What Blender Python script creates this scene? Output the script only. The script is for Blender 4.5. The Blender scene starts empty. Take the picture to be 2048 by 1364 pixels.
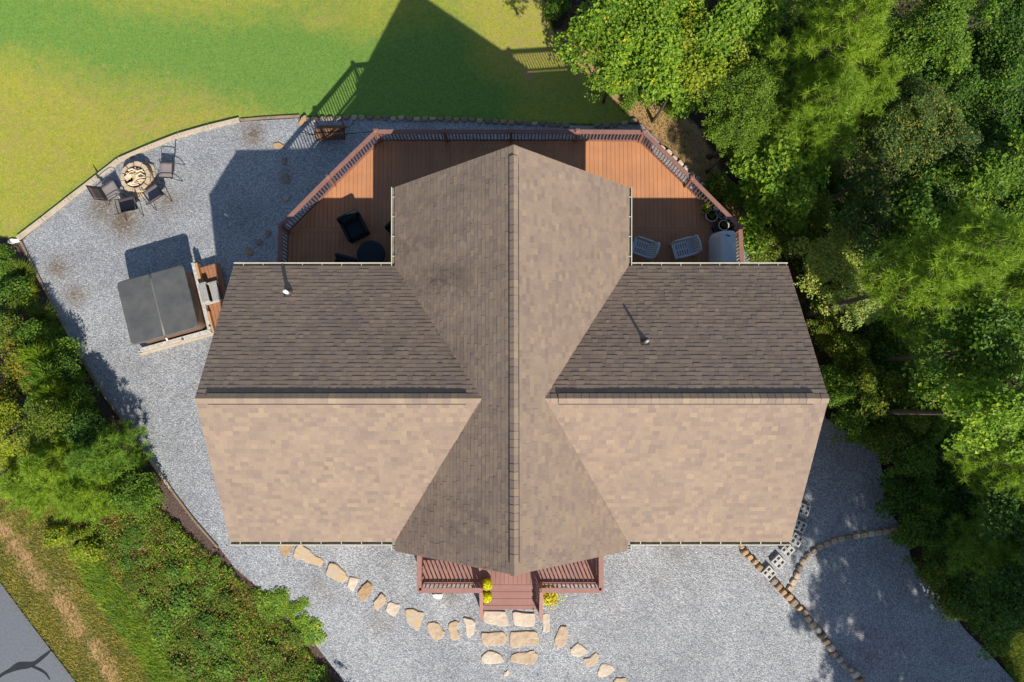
import bpy, bmesh, math, random
import numpy as np
from mathutils import Vector, Matrix
from mathutils.geometry import delaunay_2d_cdt

S = bpy.context.scene
C = S.collection

# ------------------------------------------------------------------ camera, sky, sun, exposure
F_PX, TILT, CAM_H = 1518.0, 0.0801, 25.616      # focal length in px of a 2048 px wide frame, tilt, height above floor level (z = 0)
cam = bpy.data.objects.new('camera', bpy.data.cameras.new('camera'))
C.objects.link(cam)
cam.data.sensor_width = 36.0
cam.data.lens = 36.0 * F_PX / 2048.0
cam.data.clip_end = 2000.0
cam.location = (0, 0, CAM_H)
cam.rotation_euler = (TILT, 0, 0)
S.camera = cam

SUN_AZ, COT = 0.387, 1.013
SUN_EL = math.atan(1.0 / COT)
W = bpy.data.worlds.new('World'); S.world = W; W.use_nodes = True
nt = W.node_tree
sky = nt.nodes.new('ShaderNodeTexSky'); sky.sky_type = 'NISHITA'; sky.sun_disc = False
sky.sun_elevation = SUN_EL; sky.sun_rotation = math.pi - SUN_AZ
sky.altitude = 600; sky.air_density = 1.0; sky.dust_density = 0.6; sky.ozone_density = 1.0
bg = nt.nodes['Background']; bg.inputs['Strength'].default_value = 0.10
nt.links.new(sky.outputs[0], bg.inputs[0])
sun = bpy.data.objects.new('sun', bpy.data.lights.new('sun', 'SUN'))
C.objects.link(sun)
sun.data.energy = 4.9; sun.data.angle = math.radians(0.5); sun.data.color = (1.0, 0.945, 0.86)
sd = Vector((-math.sin(SUN_AZ) * math.cos(SUN_EL), math.cos(SUN_AZ) * math.cos(SUN_EL), -math.sin(SUN_EL)))
sun.rotation_euler = sd.to_track_quat('-Z', 'Y').to_euler()
sun.location = (10, -25, 30)
S.view_settings.view_transform = 'Standard'; S.view_settings.look = 'None'
S.view_settings.exposure = 0.45; S.view_settings.gamma = 1.0
S.cycles.max_bounces = 6; S.cycles.diffuse_bounces = 3; S.cycles.transparent_max_bounces = 4

rng = np.random.default_rng(7)
random.seed(7)

# ------------------------------------------------------------------ measuring: photograph direction -> world point at a known height
CT, ST = math.cos(TILT), math.sin(TILT)
def un(u, v, z=0.0):
    a = (u - 1024) / F_PX; b = -(v - 682) / F_PX
    t = (z - CAM_H) / (b * ST - CT)
    return Vector((a * t, (b * CT + ST) * t, z))
def pxpy(x, y, z):
    Z = CAM_H - z; d = Z * CT + y * ST; up = y * CT - Z * ST
    return 1024 + F_PX * x / d, 682 - F_PX * up / d

# terrain heights (u, v, z): floor of the house is z = 0, the land falls away to the back (north) and the north-east
CTRL = [(1024,1230,-.76),(600,1150,-.78),(1500,1200,-.75),(1200,1345,-.78),(1800,1300,-.9),(150,470,-2.35),(330,640,-1.85),(300,820,-1.5),
        (430,1000,-1.05),(450,350,-2.67),(280,350,-2.65),(625,217,-3.29),(705,127,-3.83),(1017,98,-5.09),(1118,91,-5.44),(814,-26,-5.0),
        (1000,240,-4.3),(1280,250,-5.0),(1500,500,-3.9),(1700,700,-2.6),(1700,1000,-1.0),(2000,700,-4.2),(2000,200,-6.5),(1900,1200,-1.1),
        (1500,150,-6.0),(30,480,-2.5),(0,200,-3.1),(300,100,-3.4),(60,700,-2.0),(20,1300,-1.5),(150,1250,-1.4),(400,1300,-.95),(0,1000,-1.8),
        (1024,700,-1.5),(1900,450,-5.2),(-150,700,-2.2),(-150,0,-3.3),(2200,400,-6.0),(2200,1000,-2.8),(1000,1560,-.8),(300,1560,-1.3),(1900,1560,-1.1),
        (2250,1600,-1.6),(-200,1500,-1.8),(400,-150,-4.2),(1400,-150,-6.4),(2100,-150,-7.0)]
cp = np.array([un(u, v, z)[:] for u, v, z in CTRL])
def _U(r2): return np.where(r2 > 1e-9, r2 * np.log(r2 + 1e-12), 0.0)
_n = len(cp)
_d2 = ((cp[:, None, :2] - cp[None, :, :2]) ** 2).sum(-1)
_A = np.zeros((_n + 3, _n + 3)); _A[:_n, :_n] = _U(_d2) + np.eye(_n) * 6.0
_A[:_n, _n] = 1; _A[:_n, _n + 1:] = cp[:, :2]; _A[_n, :_n] = 1; _A[_n + 1:, :_n] = cp[:, :2].T
_w = np.linalg.solve(_A, np.concatenate([cp[:, 2], np.zeros(3)]))
def terr_np(x, y):
    x = np.asarray(x, float); y = np.asarray(y, float)
    xc = np.clip(x, -22, 22); yc = np.clip(y, -18, 20)
    d2 = (xc[..., None] - cp[:, 0]) ** 2 + (yc[..., None] - cp[:, 1]) ** 2
    z = (_U(d2) * _w[:_n]).sum(-1) + _w[_n] + xc * _w[_n + 1] + yc * _w[_n + 2]
    return z
def T(x, y): return float(terr_np(x, y))
def G(u, v, dz=0.0):
    z = -2.0
    for _ in range(12):
        p = un(u, v, z); z = T(p.x, p.y) + dz
    return un(u, v, z)

# ------------------------------------------------------------------ materials
def mat(name, col=(.5, .5, .5), rough=.7, metal=0.0, spec=.3):
    m = bpy.data.materials.new(name); m.use_nodes = True
    b = m.node_tree.nodes['Principled BSDF']
    b.inputs['Base Color'].default_value = (*col, 1); b.inputs['Roughness'].default_value = rough
    b.inputs['Metallic'].default_value = metal; b.inputs['Specular IOR Level'].default_value = spec
    return m
class N:
    """small node helper"""
    def __init__(s, m): s.t = m.node_tree; s.b = s.t.nodes['Principled BSDF']
    def new(s, k, **kw):
        n = s.t.nodes.new(k)
        for a, v in kw.items(): setattr(n, a, v)
        return n
    def link(s, a, b): s.t.links.new(a, b)
    def obj(s): return s.new('ShaderNodeTexCoord').outputs['Object']
    def geo(s): return s.new('ShaderNodeNewGeometry')
    def noise(s, vec, scale, detail=3, rough=.6):
        n = s.new('ShaderNodeTexNoise'); n.inputs['Scale'].default_value = scale; n.inputs['Detail'].default_value = detail
        n.inputs['Roughness'].default_value = rough; s.link(vec, n.inputs['Vector']); return n.outputs['Fac']
    def vor(s, vec, scale):
        n = s.new('ShaderNodeTexVoronoi'); n.inputs['Scale'].default_value = scale; s.link(vec, n.inputs['Vector']); return n
    def ramp(s, fac, stops, interp='LINEAR'):
        n = s.new('ShaderNodeValToRGB'); r = n.color_ramp; r.interpolation = interp
        while len(r.elements) < len(stops): r.elements.new(.5)
        for e, (p, c) in zip(r.elements, stops): e.position = p; e.color = (*c, 1) if len(c) == 3 else c
        s.link(fac, n.inputs[0]); return n.outputs[0]
    def mix(s, fac, a, b, blend='MIX'):
        n = s.new('ShaderNodeMix', data_type='RGBA', blend_type=blend)
        for i, v in ((0, fac), (6, a), (7, b)):
            if hasattr(v, 'is_linked') or hasattr(v, 'links'): s.link(v, n.inputs[i])
            elif isinstance(v, (int, float)): n.inputs[i].default_value = v
            else: n.inputs[i].default_value = (*v, 1)
        return n.outputs[2]
    def math(s, op, a, b=0.0, clamp=False):
        n = s.new('ShaderNodeMath', operation=op); n.use_clamp = clamp
        for i, v in ((0, a), (1, b)):
            if hasattr(v, 'links'): s.link(v, n.inputs[i])
            else: n.inputs[i].default_value = v
        return n.outputs[0]
    def attr(s, name): return s.new('ShaderNodeAttribute', attribute_name=name).outputs['Fac']
    def bump(s, h, strength=.5, dist=.02):
        n = s.new('ShaderNodeBump'); n.inputs['Strength'].default_value = strength; n.inputs['Distance'].default_value = dist
        s.link(h, n.inputs['Height']); s.link(n.outputs[0], s.b.inputs['Normal'])
    def col(s, c): s.link(c, s.b.inputs['Base Color'])

def speckled(name, c1, c2, scale=6, rough=.75, bump=.0, dist=.01, island=0.0, spec=.3):
    """plain painted / stone / wood surface with soft variation and per-piece variation"""
    m = mat(name, c1, rough, 0, spec); n = N(m); o = n.obj()
    f = n.noise(o, scale, 5, .65)
    c = n.mix(n.ramp(f, [(.3, (0, 0, 0)), (.7, (1, 1, 1))]), c1, c2)
    if island:
        r = n.geo().outputs['Random Per Island']
        c = n.mix(1.0, c, n.ramp(r, [(0, (1 - island,) * 3), (1, (1 + island * .6,) * 3)]), 'MULTIPLY')
    n.col(c)
    if bump: n.bump(f, bump, dist)
    return m

def m_gravel():
    m = mat('gravel', rough=.9); n = N(m); o = n.obj()
    v1 = n.vor(o, 30); v2 = n.vor(o, 58)
    g1 = n.new('ShaderNodeSeparateColor'); n.link(v1.outputs['Color'], g1.inputs[0])
    g2 = n.new('ShaderNodeSeparateColor'); n.link(v2.outputs['Color'], g2.inputs[0])
    f = n.math('ADD', n.math('MULTIPLY', g1.outputs[0], .6), n.math('MULTIPLY', g2.outputs[0], .4))
    c = n.ramp(f, [(.08, (.145, .152, .164)), (.36, (.252, .263, .278)), (.6, (.348, .358, .368)), (.82, (.475, .477, .472)), (1, (.68, .672, .65))])
    big = n.noise(o, .5, 5, .68)
    c = n.mix(1.0, c, n.ramp(big, [(.3, (.80, .80, .81)), (.5, (1.0, .99, .98)), (.7, (1.17, 1.16, 1.15))]), 'MULTIPLY')
    dirt = n.ramp(n.noise(o, 1.1, 6, .75), [(.56, (0, 0, 0)), (.72, (1, 1, 1))])
    c = n.mix(n.math('MULTIPLY', dirt, .35), c, (.21, .175, .135))
    d = n.math('MULTIPLY', n.attr('debris'), n.ramp(n.noise(o, 9, 5, .8), [(.38, (0, 0, 0)), (.52, (1, 1, 1))]))
    c = n.mix(n.math('MULTIPLY', d, .92, True), c, (.17, .12, .075))
    red = n.math('MULTIPLY', n.attr('red'), n.ramp(n.noise(o, 6, 5, .8), [(.45, (0, 0, 0)), (.6, (1, 1, 1))]))
    c = n.mix(n.math('MULTIPLY', red, .45), c, (.25, .05, .06))
    n.col(c)
    h = n.math('SUBTRACT', 1.0, n.math('ADD', v1.outputs['Distance'], n.math('MULTIPLY', v2.outputs['Distance'], .5)))
    n.bump(h, .75, .03)
    return m

def m_ground():
    m = mat('ground', rough=.95, spec=.1); n = N(m); o = n.obj()
    fine = n.noise(o, 30, 5, .85); mid = n.noise(o, 2.2, 5, .65); low = n.noise(o, .5, 3, .5)
    lawn_y = n.ramp(fine, [(.28, (.125, .138, .013)), (.5, (.305, .318, .035)), (.72, (.52, .49, .09))])
    lawn_g = n.ramp(fine, [(.28, (.050, .116, .018)), (.5, (.130, .248, .044)), (.72, (.28, .39, .085))])
    gm = n.math('ADD', n.attr('green'), n.math('MULTIPLY', n.math('SUBTRACT', mid, .5), 1.3), True)
    lawn = n.mix(gm, lawn_y, lawn_g)
    clump = n.noise(o, 7.5, 5, .8)
    lawn = n.mix(1.0, lawn, n.ramp(clump, [(.3, (.66, .76, .72)), (.5, (1, 1, 1)), (.7, (1.28, 1.16, 1.2))]), 'MULTIPLY')
    fleck = n.ramp(n.noise(o, 17, 4, .8), [(.60, (0, 0, 0)), (.70, (1, 1, 1))])
    lawn = n.mix(n.math('MULTIPLY', fleck, .25), lawn, (.50, .40, .19))
    straw = n.math('MULTIPLY', n.attr('straw'), n.ramp(n.noise(o, 3.0, 6, .75), [(.40, (0, 0, 0)), (.64, (1, 1, 1))]))
    lawn = n.mix(n.math('MULTIPLY', straw, .72), lawn, n.ramp(fine, [(.3, (.23, .15, .05)), (.7, (.48, .36, .16))]))
    soil = n.ramp(fine, [(.25, (.19, .095, .045)), (.5, (.41, .24, .12)), (.75, (.58, .385, .22))])
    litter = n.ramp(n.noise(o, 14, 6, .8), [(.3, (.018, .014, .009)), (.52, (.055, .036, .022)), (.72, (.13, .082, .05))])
    mulch = n.ramp(n.noise(o, 22, 6, .8), [(.3, (.04, .027, .022)), (.52, (.115, .078, .064)), (.75, (.27, .19, .155))])
    verge = n.ramp(n.noise(o, 12, 6, .75), [(.3, (.05, .055, .012)), (.5, (.15, .125, .04)), (.72, (.28, .20, .085))])
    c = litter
    def lay(c, a, col, edge=.5):
        f = n.math('ADD', n.attr(a), n.math('MULTIPLY', n.math('SUBTRACT', n.noise(o, 4.5, 6, .75), .5), edge), True)
        f = n.ramp(f, [(.38, (0, 0, 0)), (.62, (1, 1, 1))])
        return n.mix(f, c, col)
    c = lay(c, 'mulch', mulch); c = lay(c, 'verge', verge, .7); c = lay(c, 'soil', soil, .9); c = lay(c, 'lawn', lawn, .5); c = lay(c, 'bare', soil, 1.3)
    n.col(c); n.bump(fine, .6, .04)
    return m

def m_shingle():
    m = mat('shingle', rough=.92, spec=.15); n = N(m); o = n.obj()
    r = n.geo().outputs['Random Per Island']
    c = n.ramp(r, [(0, (.220, .165, .132)), (.22, (.252, .187, .141)), (.42, (.280, .208, .149)), (.6, (.264, .197, .146)), (.78, (.238, .178, .141)), (.92, (.304, .228, .156)), (1, (.208, .157, .129))])
    blotch = n.noise(o, 1.6, 5, .7)
    c = n.mix(1.0, c, n.ramp(blotch, [(.3, (.92, .92, .94)), (.7, (1.07, 1.07, 1.05))]), 'MULTIPLY')
    big = n.noise(o, .35, 3, .5)
    c = n.mix(1.0, c, n.ramp(big, [(.3, (.95, .95, .96)), (.7, (1.04, 1.04, 1.03))]), 'MULTIPLY')
    gr = n.noise(o, 60, 3, .8)
    c = n.mix(1.0, c, n.ramp(gr, [(.25, (.72, .72, .74)), (.75, (1.22, 1.2, 1.18))]), 'MULTIPLY')
    mp = n.new('ShaderNodeMapping'); mp.inputs['Scale'].default_value = (1.3, 3.0, 1.3); mp.inputs['Rotation'].default_value = (0, 0, .35); n.link(o, mp.inputs[0])
    st = n.math('MULTIPLY', n.attr('dark_patch'), n.ramp(n.noise(mp.outputs[0], 1.0, 6, .72), [(.40, (0, 0, 0)), (.68, (1, 1, 1))]))  # streaky noise breaks up the darker patches of the west gable slope
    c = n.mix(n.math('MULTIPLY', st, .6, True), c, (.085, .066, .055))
    n.col(c); n.bump(gr, .25, .004)
    return m

def m_leaf(name, stops, trans=.48, rough=.5):
    m = mat(name, rough=rough, spec=.35); n = N(m)
    r = n.geo().outputs['Random Per Island']
    oi = n.new('ShaderNodeObjectInfo').outputs['Random']
    f = n.noise(n.obj(), .9, 3, .6)
    stops = [(p_, tuple(min(.8, q * g_) for q, g_ in zip(c_, (1.9, 1.55, 1.0)))) for p_, c_ in stops]
    c = n.ramp(r, stops)
    c = n.mix(1.0, c, n.ramp(f, [(.3, (.78, .82, .85)), (.7, (1.2, 1.16, 1.0))]), 'MULTIPLY')
    c = n.mix(1.0, c, n.ramp(oi, [(0, (.88, .92, 1.0)), (1, (1.14, 1.07, .95))]), 'MULTIPLY')
    n.col(c)
    t = n.new('ShaderNodeBsdfTranslucent'); n.link(c, t.inputs['Color'])
    mx = n.new('ShaderNodeMixShader'); mx.inputs[0].default_value = trans
    out = n.t.nodes['Material Output']
    n.link(n.b.outputs[0], mx.inputs[1]); n.link(t.outputs[0], mx.inputs[2]); n.link(mx.outputs[0], out.inputs['Surface'])
    return m

def m_planks(name, c1, c2, rough=.6):
    m = mat(name, c1, rough, 0, .3); n = N(m); o = n.obj()
    mp = n.new('ShaderNodeMapping'); mp.inputs['Scale'].default_value = (22, 2.0, 22); n.link(o, mp.inputs[0])
    f = n.noise(mp.outputs[0], 1.0, 5, .65)
    c = n.mix(f, c1, c2)
    r = n.geo().outputs['Random Per Island']
    c = n.mix(1.0, c, n.ramp(r, [(0, (.93, .93, .93)), (1, (1.06, 1.05, 1.04))]), 'MULTIPLY')
    w = n.noise(o, 1.4, 4, .6)
    c = n.mix(1.0, c, n.ramp(w, [(.3, (.88, .88, .9)), (.7, (1.08, 1.08, 1.06))]), 'MULTIPLY')
    n.col(c); n.bump(f, .15, .004)
    return m

M = dict(
    gravel=m_gravel(), ground=m_ground(), shingle=m_shingle(),
    deck=m_planks('deck_board', (.45, .205, .095), (.40, .182, .084)),
    rail=speckled('rail_stain', (.25, .125, .095), (.19, .094, .072), 8, .75, island=.12),
    porch=m_planks('porch_board', (.305, .155, .125), (.25, .125, .10)),
    prail=speckled('porch_rail_stain', (.31, .158, .128), (.255, .128, .102), 8, .55, island=.12),
    riser=speckled('riser_stain', (.18, .09, .07), (.15, .072, .056), 8, .6),
    cream=speckled('cream_aluminium', (.58, .55, .46), (.46, .43, .35), 4, .45),
    gut_in=speckled('gutter_inside', (.20, .185, .105), (.13, .12, .07), 5, .8),
    wall=speckled('log_siding', (.30, .19, .10), (.24, .15, .08), 5, .7),
    fascia=speckled('fascia', (.30, .24, .18), (.24, .19, .14), 5, .7),
    found=speckled('foundation_stone', (.30, .27, .23), (.22, .2, .17), 3, .85, .4),
    pvc=mat('white_pvc', (.85, .85, .83), .35), lead=speckled('lead', (.45, .46, .48), (.30, .31, .33), 12, .45),
    tan=speckled('sandstone', (.52, .41, .285), (.37, .26, .165), 7, .85, .5, .02), pale=speckled('pale_sandstone', (.60, .51, .40), (.45, .355, .255), 7, .85, .5, .02),
    grey_stone=speckled('grey_stone', (.40, .355, .295), (.50, .34, .17), 3, .85, .4, .02), rust_stone=speckled('rust_stone', (.45, .29, .15), (.28, .18, .10), 6, .85, .6, .03),
    brown_stone=speckled('brown_stone', (.29, .225, .165), (.22, .165, .115), 6, .85, .4, .02), white_stone=speckled('white_stone', (.78, .76, .70), (.62, .56, .46), 6, .8, .3, .01),
    concrete=speckled('concrete', (.52, .50, .46), (.42, .40, .37), 12, .9, .3, .01),
    timber=speckled('landscape_timber', (.50, .42, .31), (.36, .29, .21), 5, .85, .2, .01), timber_b=speckled('brown_edging', (.30, .22, .155), (.20, .145, .10), 5, .85),
    black=speckled('black_wicker', (.008, .011, .014), (.016, .020, .024), 30, .55), cushion=mat('charcoal_cushion', (.012, .020, .024), .85),
    dark_cloth=speckled('dark_cover', (.012, .022, .032), (.018, .03, .04), 6, .8),
    bronze=mat('bronze_tube', (.035, .032, .032), .4), sling=speckled('sling_fabric', (.23, .20, .19), (.19, .165, .16), 40, .8), sling_b=speckled('brown_sling', (.15, .105, .095), (.12, .085, .08), 40, .8),
    plastic=mat('pale_plastic', (.45, .50, .54), .4), grill=speckled('grill_cover', (.50, .52, .53), (.40, .43, .45), 3, .6, .3, .03),
    spa=speckled('spa_cover', (.100, .100, .094), (.062, .064, .065), 2.2, .55, .35, .03), seam=mat('seam_vinyl_highlight', (.14, .138, .13), .4), cabinet=speckled('spa_cabinet', (.20, .115, .075), (.15, .085, .055), 5, .6),  # seam vinyl is paler than the cover: a highlight put into its colour
    frame_wood=speckled('frame_wood', (.52, .28, .12), (.40, .22, .11), 6, .7), ledge=speckled('ledge_white', (.60, .57, .52), (.24, .22, .19), 16, .8, .4, .02),
    step_grey=speckled('spa_step', (.36, .35, .335), (.29, .285, .28), 8, .7), board=speckled('platform_board', (.33, .15, .075), (.26, .115, .06), 6, .65),
    bark=speckled('bark', (.12, .09, .065), (.065, .048, .036), 8, .9, .6, .03), log=speckled('log_wood', (.23, .115, .055), (.14, .07, .04), 9, .85, .5, .02, .25),
    kindling=speckled('split_wood', (.70, .56, .38), (.52, .39, .25), 9, .8, .3, .01, .2), iron=mat('black_iron', (.012, .012, .014), .5), char=mat('ash_bed', (.012, .011, .010), .95),
    asphalt=speckled('asphalt', (.165, .172, .188), (.105, .112, .126), 22, .88, .4, .01), tar=speckled('tar', (.03, .03, .035), (.022, .022, .026), 3, .5),
    pot=speckled('pale_pot', (.50, .48, .44), (.42, .40, .36), 6, .6), pot_soil=mat('potting_soil', (.03, .022, .015), .95), terracotta=speckled('terracotta', (.40, .19, .10), (.32, .15, .08), 6, .8),
)
LEAF = {
    'bright': m_leaf('leaf_bright', [(0, (.045, .125, .018)), (.35, (.085, .20, .026)), (.7, (.135, .265, .035)), (.985, (.21, .33, .05)), (.995, (.40, .36, .05)), (1, (.42, .32, .04))]),
    'dark': m_leaf('leaf_dark', [(0, (.018, .060, .014)), (.4, (.036, .105, .022)), (.75, (.06, .15, .03)), (1, (.105, .20, .045))]),
    'mid': m_leaf('leaf_mid', [(0, (.030, .085, .014)), (.4, (.06, .15, .022)), (.75, (.10, .205, .03)), (1, (.16, .27, .045))]),
    'pale': m_leaf('leaf_pale', [(0, (.11, .20, .07)), (.4, (.19, .31, .11)), (.85, (.28, .39, .16)), (1, (.40, .42, .15))]),
    'blue': m_leaf('leaf_blue', [(0, (.028, .07, .03)), (.4, (.05, .115, .045)), (.8, (.09, .165, .06)), (.95, (.20, .25, .07)), (1, (.36, .30, .06))]),
    'hemlock': m_leaf('leaf_hemlock', [(0, (.055, .125, .018)), (.5, (.105, .215, .030)), (1, (.19, .31, .05))]),
    'needle': m_leaf('needle_bright', [(0, (.075, .155, .018)), (.5, (.150, .285, .030)), (1, (.25, .40, .06))], .45),
    'needle_d': m_leaf('needle_dark', [(0, (.05, .13, .025)), (.5, (.10, .22, .035)), (1, (.18, .32, .055))], .4),
    'yellow': m_leaf('leaf_yellow', [(0, (.08, .155, .018)), (.4, (.145, .24, .028)), (.85, (.24, .32, .035)), (1, (.36, .34, .045))]),
    'weed': m_leaf('leaf_weed', [(0, (.035, .075, .014)), (.4, (.065, .135, .020)), (.75, (.10, .18, .028)), (.92, (.17, .24, .04)), (1, (.26, .16, .06))]),
    'orange': m_leaf('leaf_orange', [(0, (.05, .11, .018)), (.5, (.10, .17, .026)), (.8, (.18, .20, .03)), (.93, (.30, .22, .04)), (1, (.34, .15, .04))]),
    'purple': m_leaf('leaf_purple', [(0, (.03, .018, .02)), (.5, (.07, .04, .035)), (.85, (.11, .065, .05)), (1, (.08, .12, .03))], .2),
    'dead': m_leaf('dead_leaf', [(0, (.05, .032, .02)), (.5, (.10, .065, .04)), (1, (.20, .13, .075))], .15),
    'mum': m_leaf('petal_mum', [(0, (.30, .34, .01)), (.5, (.55, .52, .015)), (1, (.75, .66, .03))], .25),
    'marigold': m_leaf('petal_marigold', [(0, (.22, .28, .02)), (.3, (.75, .55, .03)), (.65, (.85, .62, .08)), (.85, (.75, .28, .03)), (1, (.5, .10, .03))], .25),
    'grass': m_leaf('grass_blade', [(0, (.085, .105, .014)), (.5, (.19, .20, .025)), (.85, (.27, .26, .04)), (1, (.42, .35, .12))], .3),
    'verge': m_leaf('verge_blade', [(0, (.055, .095, .016)), (.4, (.105, .155, .026)), (.75, (.17, .185, .045)), (1, (.33, .25, .11))], .3),
}

# ------------------------------------------------------------------ building helpers
def link(name, me, parent=None):
    o = bpy.data.objects.new(name, me); C.objects.link(o)
    if parent: o.parent = parent
    return o
def tag(o, label=None, cat=None, group=None, kind=None):
    if label: o['label'] = label
    if cat: o['category'] = cat
    if group: o['group'] = group
    if kind: o['kind'] = kind
    return o
def thing(name, label, cat, loc=(0, 0, 0), rotz=0.0, group=None):
    o = bpy.data.objects.new(name, None); C.objects.link(o)
    o.location = loc; o.rotation_euler = (0, 0, rotz); o.empty_display_size = .2
    return tag(o, label, cat, group)
def np_mesh(name, verts, faces, m, parent=None, attrs=None, smooth=False):
    me = bpy.data.meshes.new(name)
    me.from_pydata(verts.tolist() if hasattr(verts, 'tolist') else verts, [], faces.tolist() if hasattr(faces, 'tolist') else faces)
    me.materials.append(m)
    if attrs:
        for k, a in attrs.items():
            at = me.attributes.new(k, 'FLOAT', 'POINT'); at.data.foreach_set('value', np.asarray(a, np.float32))
    if smooth: me.polygons.foreach_set('use_smooth', [True] * len(me.polygons))
    me.update()
    return link(name, me, parent)

class MB:
    def __init__(s): s.v = []; s.f = []
    def add(s, vs, fs):
        b = len(s.v); s.v += [tuple(q) for q in vs]; s.f += [tuple(b + i for i in f) for f in fs]; return s
    def box(s, c, d, rz=0.0, rx=0.0, ry=0.0):
        R = Matrix.Rotation(rz, 3, 'Z') @ Matrix.Rotation(ry, 3, 'Y') @ Matrix.Rotation(rx, 3, 'X')
        vs = [Vector(c) + R @ Vector((x * d[0] / 2, y * d[1] / 2, z * d[2] / 2)) for z in (-1, 1) for y in (-1, 1) for x in (-1, 1)]
        return s.add(vs, [(0, 2, 3, 1), (4, 5, 7, 6), (0, 1, 5, 4), (2, 6, 7, 3), (0, 4, 6, 2), (1, 3, 7, 5)])
    def bar(s, a, b, w, h, up=(0, 0, 1)):
        a, b = Vector(a), Vector(b); d = (b - a).normalized(); up = Vector(up)
        if abs(d.dot(up)) > .98: up = Vector((0, 1, 0))
        x = d.cross(up).normalized() * w / 2; y = x.cross(d).normalized() * h / 2
        vs = [p + sx * x + sy * y for p in (a, b) for sx, sy in ((-1, -1), (1, -1), (1, 1), (-1, 1))]
        return s.add(vs, [(0, 1, 2, 3), (7, 6, 5, 4), (0, 4, 5, 1), (1, 5, 6, 2), (2, 6, 7, 3), (3, 7, 4, 0)])
    def tube(s, pts, r, n=7, cap=True):
        pts = [Vector(p) for p in pts]
        rs = r if isinstance(r, (list, tuple)) else [r] * len(pts)
        vs = []; fs = []; ref = Vector((.31, .17, .93)).normalized()
        for i, p in enumerate(pts):
            d = (pts[min(i + 1, len(pts) - 1)] - pts[max(i - 1, 0)]).normalized()
            x = d.cross(ref)
            if x.length < .05: x = d.cross(Vector((1, 0, 0)))
            x.normalize(); y = d.cross(x)
            vs += [p + rs[i] * (math.cos(2 * math.pi * k / n) * x + math.sin(2 * math.pi * k / n) * y) for k in range(n)]
        for i in range(len(pts) - 1):
            fs += [(i * n + k, i * n + (k + 1) % n, (i + 1) * n + (k + 1) % n, (i + 1) * n + k) for k in range(n)]
        if cap: fs += [tuple(range(n - 1, -1, -1)), tuple((len(pts) - 1) * n + k for k in range(n))]
        return s.add(vs, fs)
    def prism(s, poly, z0, z1, inset=0.0, lip=0.0):
        n = len(poly); c = (sum(p[0] for p in poly) / n, sum(p[1] for p in poly) / n)
        area = sum(poly[i][0] * poly[(i + 1) % n][1] - poly[(i + 1) % n][0] * poly[i][1] for i in range(n))
        if area < 0: poly = poly[::-1]
        rings = [[(p[0], p[1], z0) for p in poly]]
        if inset:
            rings.append([(p[0], p[1], z1 - lip) for p in poly])
            rr = []
            for p in poly:
                dx, dy = c[0] - p[0], c[1] - p[1]; L = math.hypot(dx, dy) or 1
                rr.append((p[0] + dx / L * inset, p[1] + dy / L * inset, z1))
            rings.append(rr)
        else: rings.append([(p[0], p[1], z1) for p in poly])
        vs = [q for r in rings for q in r]; fs = [tuple(range(n - 1, -1, -1))]
        for i in range(len(rings) - 1): fs += [(i * n + k, i * n + (k + 1) % n, (i + 1) * n + (k + 1) % n, (i + 1) * n + k) for k in range(n)]
        fs.append(tuple((len(rings) - 1) * n + k for k in range(n)))
        return s.add(vs, fs)
    def lathe(s, prof, n=20, c=(0, 0, 0)):
        vs = [(c[0] + r * math.cos(2 * math.pi * k / n), c[1] + r * math.sin(2 * math.pi * k / n), c[2] + z) for r, z in prof for k in range(n)]
        fs = [(i * n + k, i * n + (k + 1) % n, (i + 1) * n + (k + 1) % n, (i + 1) * n + k) for i in range(len(prof) - 1) for k in range(n)]
        fs += [tuple(range(n - 1, -1, -1)), tuple((len(prof) - 1) * n + k for k in range(n))]
        return s.add(vs, fs)
    def build(s, name, m, parent=None, smooth=False, bevel=0.0):
        me = bpy.data.meshes.new(name); me.from_pydata(s.v, [], s.f); me.materials.append(m)
        bm = bmesh.new(); bm.from_mesh(me); bmesh.ops.recalc_face_normals(bm, faces=bm.faces)
        if bevel: bmesh.ops.bevel(bm, geom=list(bm.edges), offset=bevel, segments=2, affect='EDGES', clamp_overlap=True)
        bm.to_mesh(me); bm.free()
        if smooth: me.polygons.foreach_set('use_smooth', [True] * len(me.polygons))
        me.update()
        return link(name, me, parent)

def clip_poly(poly, axis, val, keep_less):
    out = []
    for i in range(len(poly)):
        a, b = poly[i], poly[(i + 1) % len(poly)]
        ia = (a[axis] <= val) == keep_less; ib = (b[axis] <= val) == keep_less
        if ia: out.append(a)
        if ia != ib:
            t = (val - a[axis]) / (b[axis] - a[axis]); out.append((a[0] + t * (b[0] - a[0]), a[1] + t * (b[1] - a[1])))
    return out
def inside_np(x, y, poly):
    c = np.zeros(x.shape, bool); n = len(poly); j = n - 1
    for i in range(n):
        xi, yi = poly[i]; xj, yj = poly[j]
        k = ((yi > y) != (yj > y)) & (x < (xj - xi) * (y - yi) / (yj - yi + 1e-12) + xi)
        c ^= k; j = i
    return c
def seg_dist(x, y, pl):
    d = np.full(x.shape, 1e9)
    for (ax, ay), (bx, by) in zip(pl[:-1], pl[1:]):
        vx, vy = bx - ax, by - ay; t = np.clip(((x - ax) * vx + (y - ay) * vy) / (vx * vx + vy * vy + 1e-9), 0, 1)
        d = np.minimum(d, np.hypot(x - ax - t * vx, y - ay - t * vy))
    return d
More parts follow.
